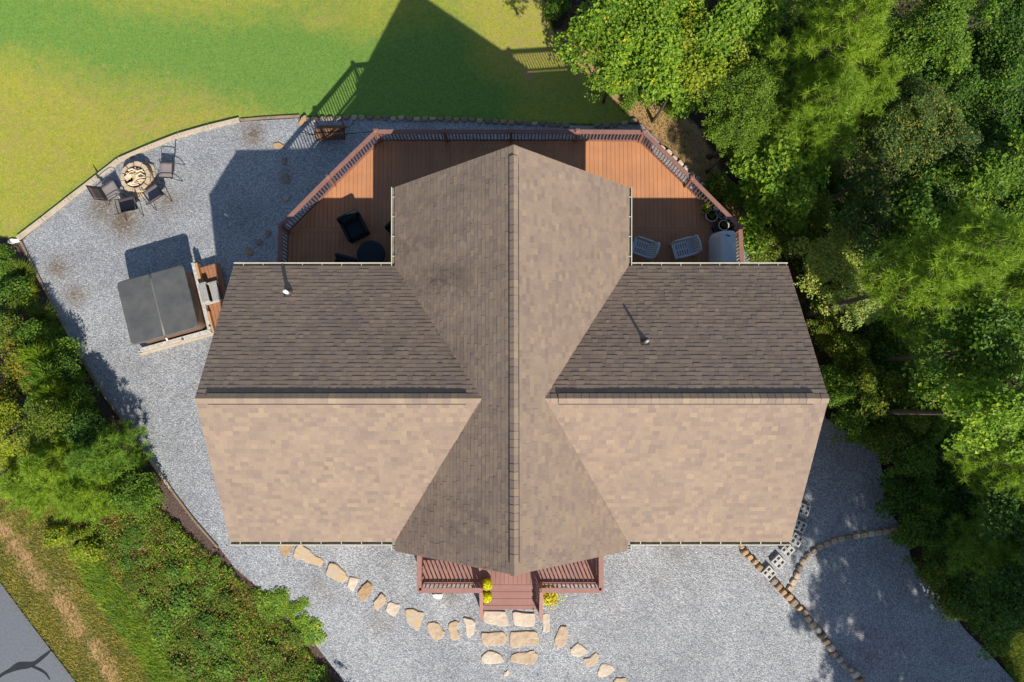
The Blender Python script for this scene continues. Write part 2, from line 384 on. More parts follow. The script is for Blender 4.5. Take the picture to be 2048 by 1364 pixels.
def sheet(name, poly, m, dz, step=.3, attrs=None, jitter_edge=0.0):
    """terrain-following sheet bounded by a world polygon"""
    pts = []
    n = len(poly)
    for i in range(n):
        a = Vector(poly[i][:2]); b = Vector(poly[(i + 1) % n][:2]); k = max(1, int((b - a).length / .25))
        for j in range(k):
            p = a.lerp(b, j / k)
            if jitter_edge: p = p + Vector((random.uniform(-1, 1), random.uniform(-1, 1))) * jitter_edge
            pts.append(p)
    ne = len(pts)
    xs = [p.x for p in pts]; ys = [p.y for p in pts]
    gx, gy = np.meshgrid(np.arange(min(xs), max(xs), step), np.arange(min(ys), max(ys), step))
    gx = gx.ravel(); gy = gy.ravel(); pl = [(p.x, p.y) for p in pts]
    k = inside_np(gx, gy, pl) & (seg_dist(gx, gy, pl + pl[:1]) > .12)
    V = pts + [Vector((float(a), float(b))) for a, b in zip(gx[k], gy[k])]
    r = delaunay_2d_cdt(V, [(i, (i + 1) % ne) for i in range(ne)], [], 1, 1e-5)
    vv = np.array([(p[0], p[1]) for p in r[0]])
    z = terr_np(vv[:, 0], vv[:, 1]) + dz
    at = attrs(vv[:, 0], vv[:, 1], z) if attrs else None
    o = np_mesh(name, np.column_stack([vv, z]), [tuple(f) for f in r[2]], m, attrs=at, smooth=True)
    me = o.data
    if me.polygons and me.polygons[0].normal.z < 0: me.flip_normals()
    return o

# ------------------------------------------------------------------ ground
GRAVEL_PX = [(45,481),(140,401),(236,328),(358,275),(480,244),(600,237),(660,236),(760,238),(900,241),(1010,245),(1100,249),(1180,252),(1282,249),(1330,296),(1400,372),(1455,440),
             (1500,500),(1560,540),(1600,620),(1640,760),(1650,835),(1700,868),(1755,905),(1768,960),(1765,1010),(1800,1050),(1812,1075),(1822,1120),(1850,1160),(1885,1200),
             (1930,1260),(1985,1315),(2030,1364),(2090,1460),(2140,1640),(2100,1900),(1000,1900),(860,1640),(745,1440),(690,1364),(590,1236),(470,1135),(437,1092),(360,1000),(292,903),(240,830),(190,760),(130,652),(85,565)]
GRAVEL = [tuple(G(u, v)[:2]) for u, v in GRAVEL_PX]
def blobs(x, y, z, L):
    u, v = pxpy(x, y, z); a = np.zeros(x.shape)
    for bu, bv, r, s in L: a = np.maximum(a, s * np.exp(-((u - bu) ** 2 + (v - bv) ** 2) / r ** 2))
    return a
def gravel_attr(x, y, z):
    return {'debris': blobs(x, y, z, [(505,268,24,1.3),(115,535,22,1.2),(150,590,20,1.2),(215,400,30,1.1),(245,440,34,1.3),(200,420,24,1.2),(335,400,26,.9),(900,1190,18,.8),(330,560,18,.5),(760,1250,24,.4),(980,1215,30,.4),(1350,1090,30,.4),(640,1180,20,.5),(570,345,14,.8)]),
            'red': blobs(x, y, z, [(1740,1290,40,1.),(1790,1300,34,.9),(1750,1330,30,.9),(1230,1225,14,.6)])}
gv = sheet('gravel', GRAVEL, M['gravel'], .03, .28, gravel_attr); tag(gv, kind='structure')

def sstep(a, b, x): t = np.clip((x - a) / (b - a), 0, 1); return t * t * (3 - 2 * t)
def poly_mask(u, v, poly, soft):
    d = seg_dist(u, v, poly + poly[:1]); ins = inside_np(u, v, poly)
    return np.clip(.5 + np.where(ins, d, -d) / soft, 0, 1)
LAWN_PX = [(-900,-900),(1085,-900),(1088,0),(1105,60),(1150,110),(1195,175),(1240,215),(1280,252),(1180,249),(1000,243),(760,236),(600,233),(480,242),(358,272),(236,325),(140,398),(40,478),(-20,470),(-900,400)]
ROAD_PX = [(-400,640),(0,1161),(79,1267),(154,1364),(300,1560),(-400,1560)]
def ground_attr(x, y, z):
    u, v = pxpy(x, y, z)
    lawn = poly_mask(u, v, LAWN_PX, 26)
    nz = np.sin(u * .021 + 1.3) * np.sin(v * .027 + .4) * .5 + np.sin(u * .047 + v * .03) * .25
    # greener swath across the top, drier grass at the left
    d = seg_dist(u, v, [(-60,10),(150,55),(260,95),(420,110),(620,140),(700,190),(880,150),(920,210)])
    green = np.clip(1.25 - d / 115, 0, 1) * 1.05 + .38 * sstep(350, 650, u) + .12 * nz
    green = np.maximum(green, .85 * np.exp(-((u - 620) ** 2 / 120 ** 2 + (v - 60) ** 2 / 90 ** 2)))
    green -= .5 * np.exp(-((u - 640) ** 2 / 40 ** 2 + (v - 45) ** 2 / 22 ** 2)) + .6 * sstep(880, 1000, u) * (1 - sstep(120, 190, v))
    edge = seg_dist(u, v, [(40,478),(236,325),(358,272),(480,242),(600,233)])
    green = np.maximum(green, .8 * np.clip(1 - edge / 26, 0, 1))
    straw = np.clip(.85 - green * .8, 0, 1) * (.8 + .5 * nz) + .55 * np.exp(-((u - 330) ** 2 / 120 ** 2 + (v - 220) ** 2 / 60 ** 2)) + .7 * np.exp(-((u - 640) ** 2 / 30 ** 2 + (v - 40) ** 2 / 16 ** 2)) + .6 * sstep(930, 1060, u) * (1 - sstep(110, 200, v))
    mul_poly = [(20,470),(45,481),(130,652),(292,903),(437,1092),(590,1236),(690,1364),(800,1500),(640,1500),(560,1330),(430,1150),(330,1010),(250,930),(170,830),(110,700),(60,600),(20,540)]
    mulch = poly_mask(u, v, mul_poly, 16)
    verge = poly_mask(u, v, [(-400,600),(0,960),(120,1010),(250,1130),(340,1290),(420,1420),(600,1560),(100,1560),(-400,900)], 30)
    verge = np.maximum(verge, np.maximum(sstep(1440, 1520, v), sstep(-200, -320, u) if False else sstep(120, 320, -u)))
    bank = poly_mask(u, v, [(-400,450),(20,470),(130,652),(437,1092),(690,1364),(800,1560),(420,1500),(250,1130),(0,960),(-400,900)], 20)
    wob_ = 9 * np.sin(v * .045 + 1.1) + 6 * np.sin(v * .11)
    u = u + wob_
    bare = .86 * np.clip(1 - seg_dist(u, v, [(-40,1020),(0,1055),(60,1130),(120,1205),(170,1270),(215,1350),(240,1420)]) / 42, 0, 1) + .32 * np.sin(u * .09 + v * .05) * np.sin(v * .06)
    bare = np.maximum(bare, .62 * np.clip(1 - seg_dist(u, v, [(20,1020),(90,1090),(150,1180)]) / 20, 0, 1))
    u = u - wob_
    bare = np.maximum(bare, blobs(x, y, z, [(1059,149,11,1.1),(1195,178,20,1.0)]))
    soil = poly_mask(u, v, [(1105,60),(1150,110),(1195,175),(1240,215),(1285,250),(1340,300),(1420,390),(1500,470),(1520,430),(1440,340),(1400,260),(1340,200),(1260,120),(1180,60)], 40)
    return {'lawn': lawn, 'green': green, 'straw': straw, 'mulch': np.maximum(mulch, bank * .5), 'verge': verge, 'bare': bare, 'soil': soil}
xs = np.concatenate([[-1200, -400, -120, -60, -36], np.arange(-26, 26.01, .2), [36, 60, 120, 400, 1200]])
ys = np.concatenate([[-1200, -400, -120, -60, -34], np.arange(-18, 20.01, .2), [34, 60, 120, 400, 1200]])
gx, gy = np.meshgrid(xs, ys); gxr, gyr = gx.ravel(), gy.ravel()
gz = terr_np(gxr, gyr)
far = sstep(24, 60, np.maximum(np.abs(gxr), np.abs(gyr)))
gz = gz * (1 - far) + (-3.0) * far
# inside the gravel yard the bare ground dips under the gravel sheet
gz -= .08 * inside_np(gxr, gyr, GRAVEL)
nx = len(xs); ii = np.arange(len(ys) - 1)[:, None] * nx + np.arange(nx - 1)[None, :]
gf = np.stack([ii, ii + 1, ii + nx + 1, ii + nx], -1).reshape(-1, 4)
gr = np_mesh('ground', np.column_stack([gxr, gyr, gz]), gf, M['ground'], attrs=ground_attr(gxr, gyr, gz), smooth=True)
tag(gr, kind='structure')
road = sheet('road', [tuple(G(u, v)[:2]) for u, v in ROAD_PX], M['asphalt'], .06, .5); tag(road, kind='structure')
# sealed cracks on the road
TAR1 = [((-30, 1378), 7), ((4, 1350), 6), ((22, 1340), 8), ((40, 1331), 15), ((58, 1329), 13), ((72, 1325), 8), ((88, 1313), 7), ((104, 1300), 4)]
TAR2 = [((66, 1331), 4), ((82, 1338), 5), ((94, 1346), 4), ((102, 1358), 2)]
def strip(L, z):
    mb = MB(); vs = []
    for i, (p, w) in enumerate(L):
        a = Vector(L[max(i - 1, 0)][0]); b = Vector(L[min(i + 1, len(L) - 1)][0]); d = (b - a).normalized(); nrm = Vector((-d.y, d.x)) * w / 2
        for sgn in (-1, 1):
            q = G(p[0] + nrm.x * sgn, p[1] + nrm.y * sgn); vs.append((q.x, q.y, T(q.x, q.y) + z))
    mb.add(vs, [(2 * i, 2 * i + 1, 2 * i + 3, 2 * i + 2) for i in range(len(L) - 1)]); return mb
def smooth_path(L, k=4):
    out = []
    for i in range(len(L) - 1):
        p0, p1, p2, p3 = L[max(i - 1, 0)], L[i], L[i + 1], L[min(i + 2, len(L) - 1)]
        for j in range(k):
            t = j / k
            def cr(a, b, c, d): return .5 * (2 * b + (c - a) * t + (2 * a - 5 * b + 4 * c - d) * t * t + (3 * b - a - 3 * c + d) * t ** 3)
            out.append(((cr(p0[0][0], p1[0][0], p2[0][0], p3[0][0]), cr(p0[0][1], p1[0][1], p2[0][1], p3[0][1])), cr(p0[1], p1[1], p2[1], p3[1])))
    out.append(L[-1]); return out
tag(strip(smooth_path(TAR1), .068).build('road_marking', M['tar']), 'dark tar seal over a crack across the grey road', 'road marking', kind='structure')
tag(strip(smooth_path(TAR2), .072).build('road_marking', M['tar']), 'thin tar branch running off the main seal on the road', 'road marking', kind='structure')

# ------------------------------------------------------------------ house
HE, HR, HG = 2.993, 5.719, 6.565
YN, YR, YS = 4.078, .089, -4.074
XWN, XEN, XWR, XER, XWS, XES = -8.395, 8.319, -8.287, 8.274, -8.258, 8.17
GNx0, GNx1, GNy, GSx0, GSx1, GSy = -3.557, 3.541, 6.51, -3.423, 3.379, -4.347
GRN, GRS = (.045, 6.586), (.055, -4.24)
house = thing('house', 'brown shingled house with crossed gable roofs seen from above', 'house', (0, 0, T(0, 0)))
hz = house.location.z
def rel(p): return (p[0], p[1], p[2] - hz)
def lerp(a, b, t): return a + (b - a) * t
def mapN(t, s): return Vector((t, lerp(YN, YR, s), lerp(HE, HR, s)))
def mapS(t, s): return Vector((t, lerp(YS, YR, s), lerp(HE, HR, s)))
def eave_x(y, side):
    k = (y - GSy) / (GNy - GSy)
    return lerp(GSx0, GNx0, k) if side < 0 else lerp(GSx1, GNx1, k)
def ridge_x(y): return lerp(GRS[0], GRN[0], (y - GRS[1]) / (GRN[1] - GRS[1]))
def mapG(side): return lambda t, s: Vector((lerp(eave_x(t, side), ridge_x(t), s), t, lerp(HE, HG, s)))
Q = (HR - HE) / (HG - HE)
def vx(side, s_main, yedge):      # x of the valley on the main roof at main-slope parameter s_main
    y = lerp(yedge, YR, s_main); z = lerp(HE, HR, s_main); s = (z - HE) / (HG - HE)
    return lerp(eave_x(y, side), ridge_x(y), s)
WAV = [(rng.uniform(0, 6.28), rng.uniform(0, 6.28), rng.uniform(.8, 3.2), rng.uniform(.8, 3.2)) for _ in range(7)]
def sag(p): return sum(math.sin(a + p.x * kx + p.y * ky * (1 if i % 2 else -1)) / (1 + .6 * kx) for i, (a, b, kx, ky) in enumerate(WAV)) * .0045
def shingles(mapf, nrm, slope, s0, s1, bounds, fields, expo=.143, flip=False):
    rows = max(1, round((s1 - s0) * slope / expo)); nrm = Vector(nrm).normalized()
    V, Fc, ST = fields
    for r in range(rows):
        sa = lerp(s0, s1, r / rows); sb = lerp(s0, s1, (r + 1) / rows) + .012
        sb = min(sb, s1 + .004)
        la, ra = bounds(sa); lb, rb = bounds(min(sb, s1))
        t = min(la, lb) - random.uniform(0, .3); end = max(ra, rb); wob = random.uniform(-.006, .006)
        while t < end:
            w = random.choice((.12, .15, .17, .18, .20, .23)); a, b = t, t + w; t += w
            al, ar = min(max(a, la), ra), min(max(b, la), ra); bl, br = min(max(a, lb), rb), min(max(b, lb), rb)
            if ar - al < .004 and br - bl < .004: continue
            h = (.0125 if random.random() < .6 else .019) + random.uniform(-.0015, .0015)
            s_in = sa + wob * .05
            P = [mapf(al, s_in), mapf(ar, s_in), mapf(br, sb), mapf(bl, sb)]
            P = [p + nrm * sag(p) for p in P]
            k = len(V)
            V += [tuple(P[0] + nrm * h), tuple(P[1] + nrm * h), tuple(P[2] + nrm * .003), tuple(P[3] + nrm * .003), tuple(P[0] - nrm * .012), tuple(P[1] - nrm * .012)]
            q = [(k, k + 1, k + 2, k + 3), (k + 4, k + 5, k + 1, k), (k + 4, k, k + 3), (k + 5, k + 2, k + 1)]
            Fc += [f[::-1] for f in q] if flip else q
def field(name, jobs, parent, dark_patch=None):
    V, Fc, ST = [], [], []
    for j in jobs: shingles(*j[:6], (V, Fc, ST), *j[6:])
    V = np.array(V)
    st = dark_patch(V) if dark_patch is not None else np.zeros(len(V))
    vv = V.copy(); vv[:, 2] -= hz
    return np_mesh(name, vv, Fc, M['shingle'], parent, attrs={'dark_patch': st})
SLM = math.hypot(YN - YR, HR - HE); SLG = math.hypot(3.53, HG - HE)
nN = (0, HR - HE, YN - YR); nS = (0, -(HR - HE), YR - YS); nW = (-(HG - HE), 0, 3.53); nE = (HG - HE, 0, 3.53)
roof_main = field('main_roof', [
    (mapN, nN, SLM, 0, 1, lambda s: (lerp(XWN, XWR, s), vx(-1, s, YN)), .143, True),
    (mapN, nN, SLM, 0, 1, lambda s: (vx(1, s, YN), lerp(XEN, XER, s)), .143, True),
    (mapS, nS, SLM, 0, 1, lambda s: (lerp(XWS, XWR, s), vx(-1, s, YS))),
    (mapS, nS, SLM, 0, 1, lambda s: (vx(1, s, YS), lerp(XES, XER, s)))], house)
def gb_n(s): return (lerp(YN, YR, s / Q), lerp(GNy, GRN[1], s))
def gb_s(s): return (lerp(GSy, GRS[1], s), lerp(YS, YR, s / Q))
def gb_t(s): return (lerp(GSy, GRS[1], s), lerp(GNy, GRN[1], s))
def west_patch(V):  # soft darker blotches laid out over the west gable slope
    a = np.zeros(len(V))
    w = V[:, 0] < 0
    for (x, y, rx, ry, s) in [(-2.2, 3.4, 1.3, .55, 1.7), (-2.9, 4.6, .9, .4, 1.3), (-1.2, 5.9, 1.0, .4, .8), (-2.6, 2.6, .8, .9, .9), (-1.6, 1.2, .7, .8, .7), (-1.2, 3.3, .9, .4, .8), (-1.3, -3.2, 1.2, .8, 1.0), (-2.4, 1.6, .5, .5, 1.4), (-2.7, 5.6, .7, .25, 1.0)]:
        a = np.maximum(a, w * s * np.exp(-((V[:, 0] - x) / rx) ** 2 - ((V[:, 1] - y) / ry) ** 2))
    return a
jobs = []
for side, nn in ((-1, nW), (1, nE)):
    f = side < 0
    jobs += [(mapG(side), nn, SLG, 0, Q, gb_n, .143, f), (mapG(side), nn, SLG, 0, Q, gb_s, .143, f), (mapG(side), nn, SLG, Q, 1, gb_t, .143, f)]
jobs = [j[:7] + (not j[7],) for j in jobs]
roof_gable = field('gable_roof', jobs, house, west_patch)

# roof deck under the shingles (thickness and fascia)
def slab(pts, th=.17, drop=.012):
    mb = MB(); n = len(pts)
    top = [rel(Vector(p) - Vector((0, 0, drop))) for p in pts]; bot = [(p[0], p[1], p[2] - th) for p in top]
    mb.add(top + bot, [tuple(range(n)), tuple(range(2 * n - 1, n - 1, -1))] + [(i, i + n, (i + 1) % n + n, (i + 1) % n) for i in range(n)])
    return mb
sl = MB()
def addslab(pts):
    m_ = slab(pts); sl.add(m_.v, m_.f)
for side, xe, xr, xs_ in ((-1, XWN, XWR, XWS), (1, XEN, XER, XES)):
    vt = Vector((vx(side, 1, YN), YR, HR))
    addslab([(xe, YN, HE), (eave_x(YN, side), YN, HE), vt, (xr, YR, HR)])
    addslab([(xs_, YS, HE), (eave_x(YS, side), YS, HE), vt, (xr, YR, HR)])
    addslab([(eave_x(GNy, side), GNy, HE), (eave_x(YN, side), YN, HE), vt, (ridge_x(YR), YR, HG), (*GRN, HG)])
    addslab([(eave_x(GSy, side), GSy, HE), (eave_x(YS, side), YS, HE), vt, (ridge_x(YR), YR, HG), (*GRS, HG)])
sl.build('roof_deck', M['fascia'], house)

# ridge vents capped with shingles
def ridge_cap(a, b, dirs, name, w=.155, up=.045):
    a, b = Vector(a), Vector(b); L = (b - a).length; d = (b - a) / L; n = round(L / .2)
    mb = MB()
    for i in range(n):
        p = a + d * (L * i / n); q = a + d * (L * (i + 1.12) / n); hi = up + .012 + random.uniform(-.003, .004); lo = up + random.uniform(-.002, .002)
        vs = []
        for pt, h in ((p, hi), (q, lo)):
            g = sag(pt) + random.uniform(-.002, .002)
            l = pt + dirs[0] * w; r = pt + dirs[1] * w
            vs += [l + Vector((0, 0, h + g)), pt + Vector((0, 0, h + .006 + g)), r + Vector((0, 0, h + g)), l + Vector((0, 0, -.012)), r + Vector((0, 0, -.012))]
        vs = [rel(v) for v in vs]
        mb.add(vs, [(0, 1, 6, 5), (1, 2, 7, 6), (3, 0, 5, 8), (2, 4, 9, 7), (0, 3, 4, 2, 1), (5, 6, 7, 9, 8)])
    o = mb.build(name, M['shingle'], house)
    if up > .03:
        sl2 = MB()
        for dd in dirs:
            e0 = a + dd * (w + .004); e1 = b + dd * (w + .004); nn = Vector((-dd.z * dd.x, -dd.z * dd.y, math.hypot(dd.x, dd.y))).normalized() if False else Vector((0, 0, 1))
            sl2.add([rel(q) for q in (e0 + nn * .026, e1 + nn * .026, e1 + dd * .022 + nn * .026, e0 + dd * .022 + nn * .026, e0 - nn * .01, e1 - nn * .01, e1 + dd * .022 - nn * .01, e0 + dd * .022 - nn * .01)], [(0, 1, 2, 3), (3, 2, 6, 7), (0, 3, 7, 4), (1, 0, 4, 5), (2, 1, 5, 6)])
        sl2.build('vent_slot', M['iron'], o)
    return o
dN = Vector((0, YN - YR, HE - HR)).normalized(); dS = Vector((0, YS - YR, HE - HR)).normalized()
dW = Vector((-3.53, 0, HE - HG)).normalized(); dE = Vector((3.53, 0, HE - HG)).normalized()
# the vent stops short of each end; plain caps run out to the rakes and valleys
vwx, vex = vx(-1, 1, YN), vx(1, 1, YN)
for a, b in ((XWR, XWR + .3), (vwx - .42, vwx + .05)): ridge_cap((a, YR, HR), (b, YR, HR), (dN, dS), 'ridge_cap', .15, .012)
for a, b in ((vex - .05, vex + .36), (XER - .38, XER)): ridge_cap((a, YR, HR), (b, YR, HR), (dN, dS), 'ridge_cap', .15, .012)
ridge_cap((XWR + .3, YR, HR), (vwx - .42, YR, HR), (dN, dS), 'ridge_vent', .165, .065)
ridge_cap((vex + .36, YR, HR), (XER - .38, YR, HR), (dN, dS), 'ridge_vent', .165, .065)
ridge_cap((ridge_x(6.3), 6.3, HG), (ridge_x(-3.95), -3.95, HG), (dW, dE), 'ridge_vent', .16, .06)
ridge_cap((*GRN, HG), (ridge_x(6.3), 6.3, HG), (dW, dE), 'ridge_cap', .14, .012)
ridge_cap((ridge_x(-3.95), -3.95, HG), (*GRS, HG), (dW, dE), 'ridge_cap', .14, .012)

# gutters with strap hangers
def gutter(a, b, out):
    a, b, out = Vector(a), Vector(b), Vector(out); L = (b - a).length; d = (b - a) / L
    g = MB(); w = .115; h = .11; t = .012
    z = Vector((0, 0, 1))
    def pr(off0, off1, z0, z1): # a bar section along the eave
        vs = [rel(p + out * o_ + z * zz) for p in (a, b) for o_, zz in ((off0, z0), (off1, z0), (off1, z1), (off0, z1))]
        g.add(vs, [(0, 1, 2, 3), (7, 6, 5, 4), (0, 4, 5, 1), (1, 5, 6, 2), (2, 6, 7, 3), (3, 7, 4, 0)])
    pr(w - .024, w, -h, -.005); pr(.003, .012, -h, -.02)
    g2 = g; g = MB(); pr(.0145, w - .0285, -h, -h + .014); tro = g
    g = g2; n = max(2, round(L / .62))
    for i in range(n):
        p = a + d * (L * (i + .5) / n)
        g.bar(rel(p + out * .002 + z * -.002), rel(p + out * (w + .004) + z * -.03), .018, .006)
    par = g.build('gutter', M['cream'], house); tro.build('gutter_trough', M['gut_in'], par)
    return par
gutter((XWN, YN, HE), (eave_x(YN, -1) - .125, YN, HE), (0, 1, 0)); gutter((eave_x(YN, 1) + .125, YN, HE), (XEN, YN, HE), (0, 1, 0))
gutter((XWS, YS, HE), (eave_x(YS, -1) - .09, YS, HE), (0, -1, 0)); gutter((eave_x(YS, 1) + .09, YS, HE), (XES, YS, HE), (0, -1, 0))
gutter((eave_x(YN, -1), YN + .0, HE), (eave_x(GNy, -1), GNy, HE), (-1, 0, 0)); gutter((eave_x(GNy, 1), GNy, HE), (eave_x(YN, 1), YN + .0, HE), (1, 0, 0))
gutter((eave_x(GSy, -1), GSy, HE), (eave_x(YS, -1), YS - .12, HE), (-1, 0, 0)); gutter((eave_x(YS, 1), YS - .12, HE), (eave_x(GSy, 1), GSy, HE), (1, 0, 0))
def downspout(x, y, ox, oy):
    g = T(x + ox, y + oy); z0 = HE - .1
    mb = MB(); mb.bar(rel((x, y, z0)), rel((x, y, z0 - .1)), .07, .07); mb.bar(rel((x, y, z0 - .1)), rel((x + ox, y + oy, z0 - .42)), .07, .07); mb.bar(rel((x + ox, y + oy, z0 - .42)), rel((x + ox, y + oy, g + .1)), .07, .07)
    mb.build('downspout', M['cream'], house)
downspout(XWN + .3, YN + .06, .2, -.4); downspout(XEN - .3, YN + .06, -.2, -.4)
downspout(eave_x(YS, -1) - .16, YS - .06, -.1, .42); downspout(eave_x(YS, 1) + .16, YS - .06, .1, .42)

# walls up to the underside of the roof, gable walls, foundation
def wall_prism(x0, x1, y0, y1, zt, gable=None, axis='x'):
    mb = MB(); z0 = -.25
    if axis == 'x':   # ridge along x : gable ends at x0, x1
        ym = (y0 + y1) / 2
        prof = [(y0, z0), (y1, z0), (y1, zt), (ym, gable), (y0, zt)]
        vs = [rel((x, p, q)) for x in (x0, x1) for p, q in prof]
    else:
        xm = (x0 + x1) / 2
        prof = [(x0, z0), (x1, z0), (x1, zt), (xm, gable), (x0, zt)]
        vs = [rel((p, y, q)) for y in (y0, y1) for p, q in prof]
    n = 5
    mb.add(vs, [tuple(range(n)), tuple(range(2 * n - 1, n - 1, -1))] + [(i, (i + 1) % n, (i + 1) % n + n, i + n) for i in range(n)])
    return mb
wall_prism(-7.9, 7.85, YS + .45, YN - .45, HE + .06, HR - .25, 'x').build('wall', M['wall'], house)
wall_prism(-3.05, 3.05, -3.7, 5.6, HE + .12, HG - .35, 'y').build('wall', M['wall'], house)
fb = MB()
fb.box(rel((0, 0, -2.75)), (15.6, 7.1, 4.96)); fb.box(rel((0, 2.2, -2.95)), (5.9, 6.6, 5.3))
fb.build('foundation', M['found'], house)
# openings in the walls: front door, windows, sliding glass doors to the deck
M['glass'] = mat('window_glass', (.03, .04, .05), .08, 0, .6); M['white_frame'] = speckled('white_frame', (.74, .73, .70), (.66, .65, .62), 5, .5); M['door'] = speckled('door_paint', (.20, .07, .05), (.16, .055, .04), 4, .4)
def opening(name, x, y, z, w, h, ax, sgn, slab=None):
    # ax 'y': the wall faces +-y ; ax 'x': the wall faces +-x
    def P(a, d, zz): return rel((x + a, y + sgn * d, z + zz)) if ax == 'y' else rel((x + sgn * d, y + a, z + zz))
    def bx(mb, a, d, zz, wa, wd, hz_): mb.box(P(a, d, zz), (wa, wd, hz_) if ax == 'y' else (wd, wa, hz_))
    f = MB(); t = .09
    for sx in (-1, 1): bx(f, sx * (w / 2 + t / 2), .02, 0, t, .05, h + 2 * t)
    for sz_ in (-1, 1): bx(f, 0, .02, sz_ * (h / 2 + t / 2), w, .05, t)
    if not slab: bx(f, 0, .018, 0, .04, .04, h)
    o = f.build(name, M['white_frame'], house)
    g = MB(); bx(g, 0, .008, 0, w, .02, h); g.build('door_leaf' if slab else 'pane', M['door'] if slab else M['glass'], o)
    if slab: k = MB(); bx(k, w * .38, .05, -.05, .03, .06, .14); k.build('handle', M['iron'], o)
opening('door', 0, -3.7, 1.03, .95, 2.05, 'y', -1, True)
for x_ in (-1.6, 1.6): opening('window', x_, -3.7, 1.35, .8, 1.3, 'y', -1)
for x_ in (-5.6, 5.6): opening('window', x_, YS + .45, 1.4, 1.5, 1.25, 'y', -1); opening('window', x_, YN - .45, 1.4, 1.2, 1.2, 'y', 1)
for y_ in (-1.6, 1.6): opening('window', -7.9, y_, 1.4, 1.0, 1.25, 'x', -1); opening('window', 7.85, y_, 1.4, 1.0, 1.25, 'x', 1)
for x_ in (-1.25, 1.25): opening('window', x_, 5.6, 1.1, 1.7, 2.05, 'y', 1)
opening('window', 0, 5.6, 3.4, 2.2, 1.5, 'y', 1)
# plumbing vents through the north slope
def vent(u, v, mt, r, h, flange):
    z = 4.2
    for _ in range(20):
        p = un(u, v, z); z = HE + (YN - p.y) / (YN - YR) * (HR - HE)
    mb = MB(); mb.tube([rel((p.x, p.y, z - .05)), rel((p.x, p.y, z + h))], r, 12)
    o = mb.build('vent_pipe', mt, house, True)
    fl = MB(); tilt = math.atan2(HR - HE, YN - YR)
    fl.box(rel((p.x, p.y, z + .02)), (.22, .26, .016), 0, -tilt); fl.lathe([(r * 2.4, 0), (r * 1.25, .09)], 12, rel((p.x, p.y, z + .02)))
    fl.build('flashing', M['bark'], o)
vent(577, 586, M['pvc'], .055, .38, False); vent(1290, 684, M['lead'], .04, .42, True)

# ------------------------------------------------------------------ back deck
DZ = .95
RAIL_PX = [(560,549),(561,452),(657,355),(752,263),(889,263),(1022,263),(1155,263),(1288,264),(1384,357),(1481,455),(1486,549)]
RL = [un(u, v, DZ) for u, v in RAIL_PX]
deck_poly = [(p.x, p.y) for p in RL]
y_wall = YN - .3
deck_poly[0] = (RL[1].x - .02, y_wall); deck_poly[-1] = (RL[-2].x + .03, y_wall)
dk = thing('deck', 'raised brown board deck wrapping the back of the house', 'deck', (0, 5, T(0, 8)))
dzo = dk.location.z
def dr(p): return (p[0], p[1] - 5, p[2] - dzo)
mb = MB(); ybrk = un(1000, 460, 0).y
outer = [(p[0], p[1]) for p in deck_poly]
x = min(p[0] for p in outer) + .02; xmax = max(p[0] for p in outer)
def add_board(poly, z1=0.0, th=.035):
    if len(poly) >= 3: mb.prism([(p[0], p[1] - 5) for p in poly], z1 - th - dzo, z1 - dzo)
while x < xmax:
    strip_ = clip_poly(clip_poly(outer, 0, x, False), 0, x + .137, True)
    if len(strip_) >= 3:
        add_board(clip_poly(strip_, 1, ybrk - .075, True)); add_board(clip_poly(strip_, 1, ybrk + .075, False))
    x += .1455
br = clip_poly(clip_poly(outer, 1, ybrk - .07, False), 1, ybrk + .07, True); add_board(br)
mb.build('decking', M['deck'], dk)
mb = MB()
for a, b in zip(RL[1:-2], RL[2:-1]):
    mb.bar(dr((a.x, a.y, -.13)), dr((b.x, b.y, -.13)), .045, .24)
mb.bar(dr((RL[1].x, y_wall, -.13)), dr((RL[1].x, RL[1].y, -.13)), .045, .24); mb.bar(dr((RL[-2].x, y_wall, -.13)), dr((RL[-2].x, RL[-2].y, -.13)), .045, .24)
mb.build('rim_board', M['rail'], dk)
jm = MB()
for y in np.arange(4.3, 9.3, .55):
    cl = clip_poly(clip_poly(outer, 1, y, False), 1, y + .04, True)
    if len(cl) > 2:
        x0 = min(p[0] for p in cl) + .1; x1 = max(p[0] for p in cl) - .1
        jm.box(dr(((x0 + x1) / 2, y, -.16)), (x1 - x0, .04, .22))
jm.build('joist', M['timber_b'], dk)
def rail_section(a, b, parent, mt, z0=0.0, z1=0.0, H=DZ, conv=dr, capw=.14, nb=None):
    """post-to-post section: flat cap rail, lower rail, square balusters (z0, z1 = floor height at each end)"""
    a, b = Vector((a[0], a[1], 0)), Vector((b[0], b[1], 0)); d = (b - a).normalized()
    A = Vector((a.x, a.y, z0)); B = Vector((b.x, b.y, z1)); up = Vector((0, 0, 1))
    r = MB().bar(conv(A + up * (H - .018)), conv(B + up * (H - .018)), capw, .036)
    r.bar(conv(A + up * (H - .09)), conv(B + up * (H - .09)), .04, .085)
    r = r.build('top_rail', mt, parent)
    MB().bar(conv(A + up * .10), conv(B + up * .10), .04, .085).build('bottom_rail', mt, parent)
    n = nb or max(2, round((B - A).length / .118)); m_ = MB()
    for i in range(1, n):
        p = A.lerp(B, i / n); m_.bar(conv(p + up * .09), conv(p + up * (H - .05)), .034, .034, (d.x, d.y, 0))
    m_.build('balustrade', mt, parent)
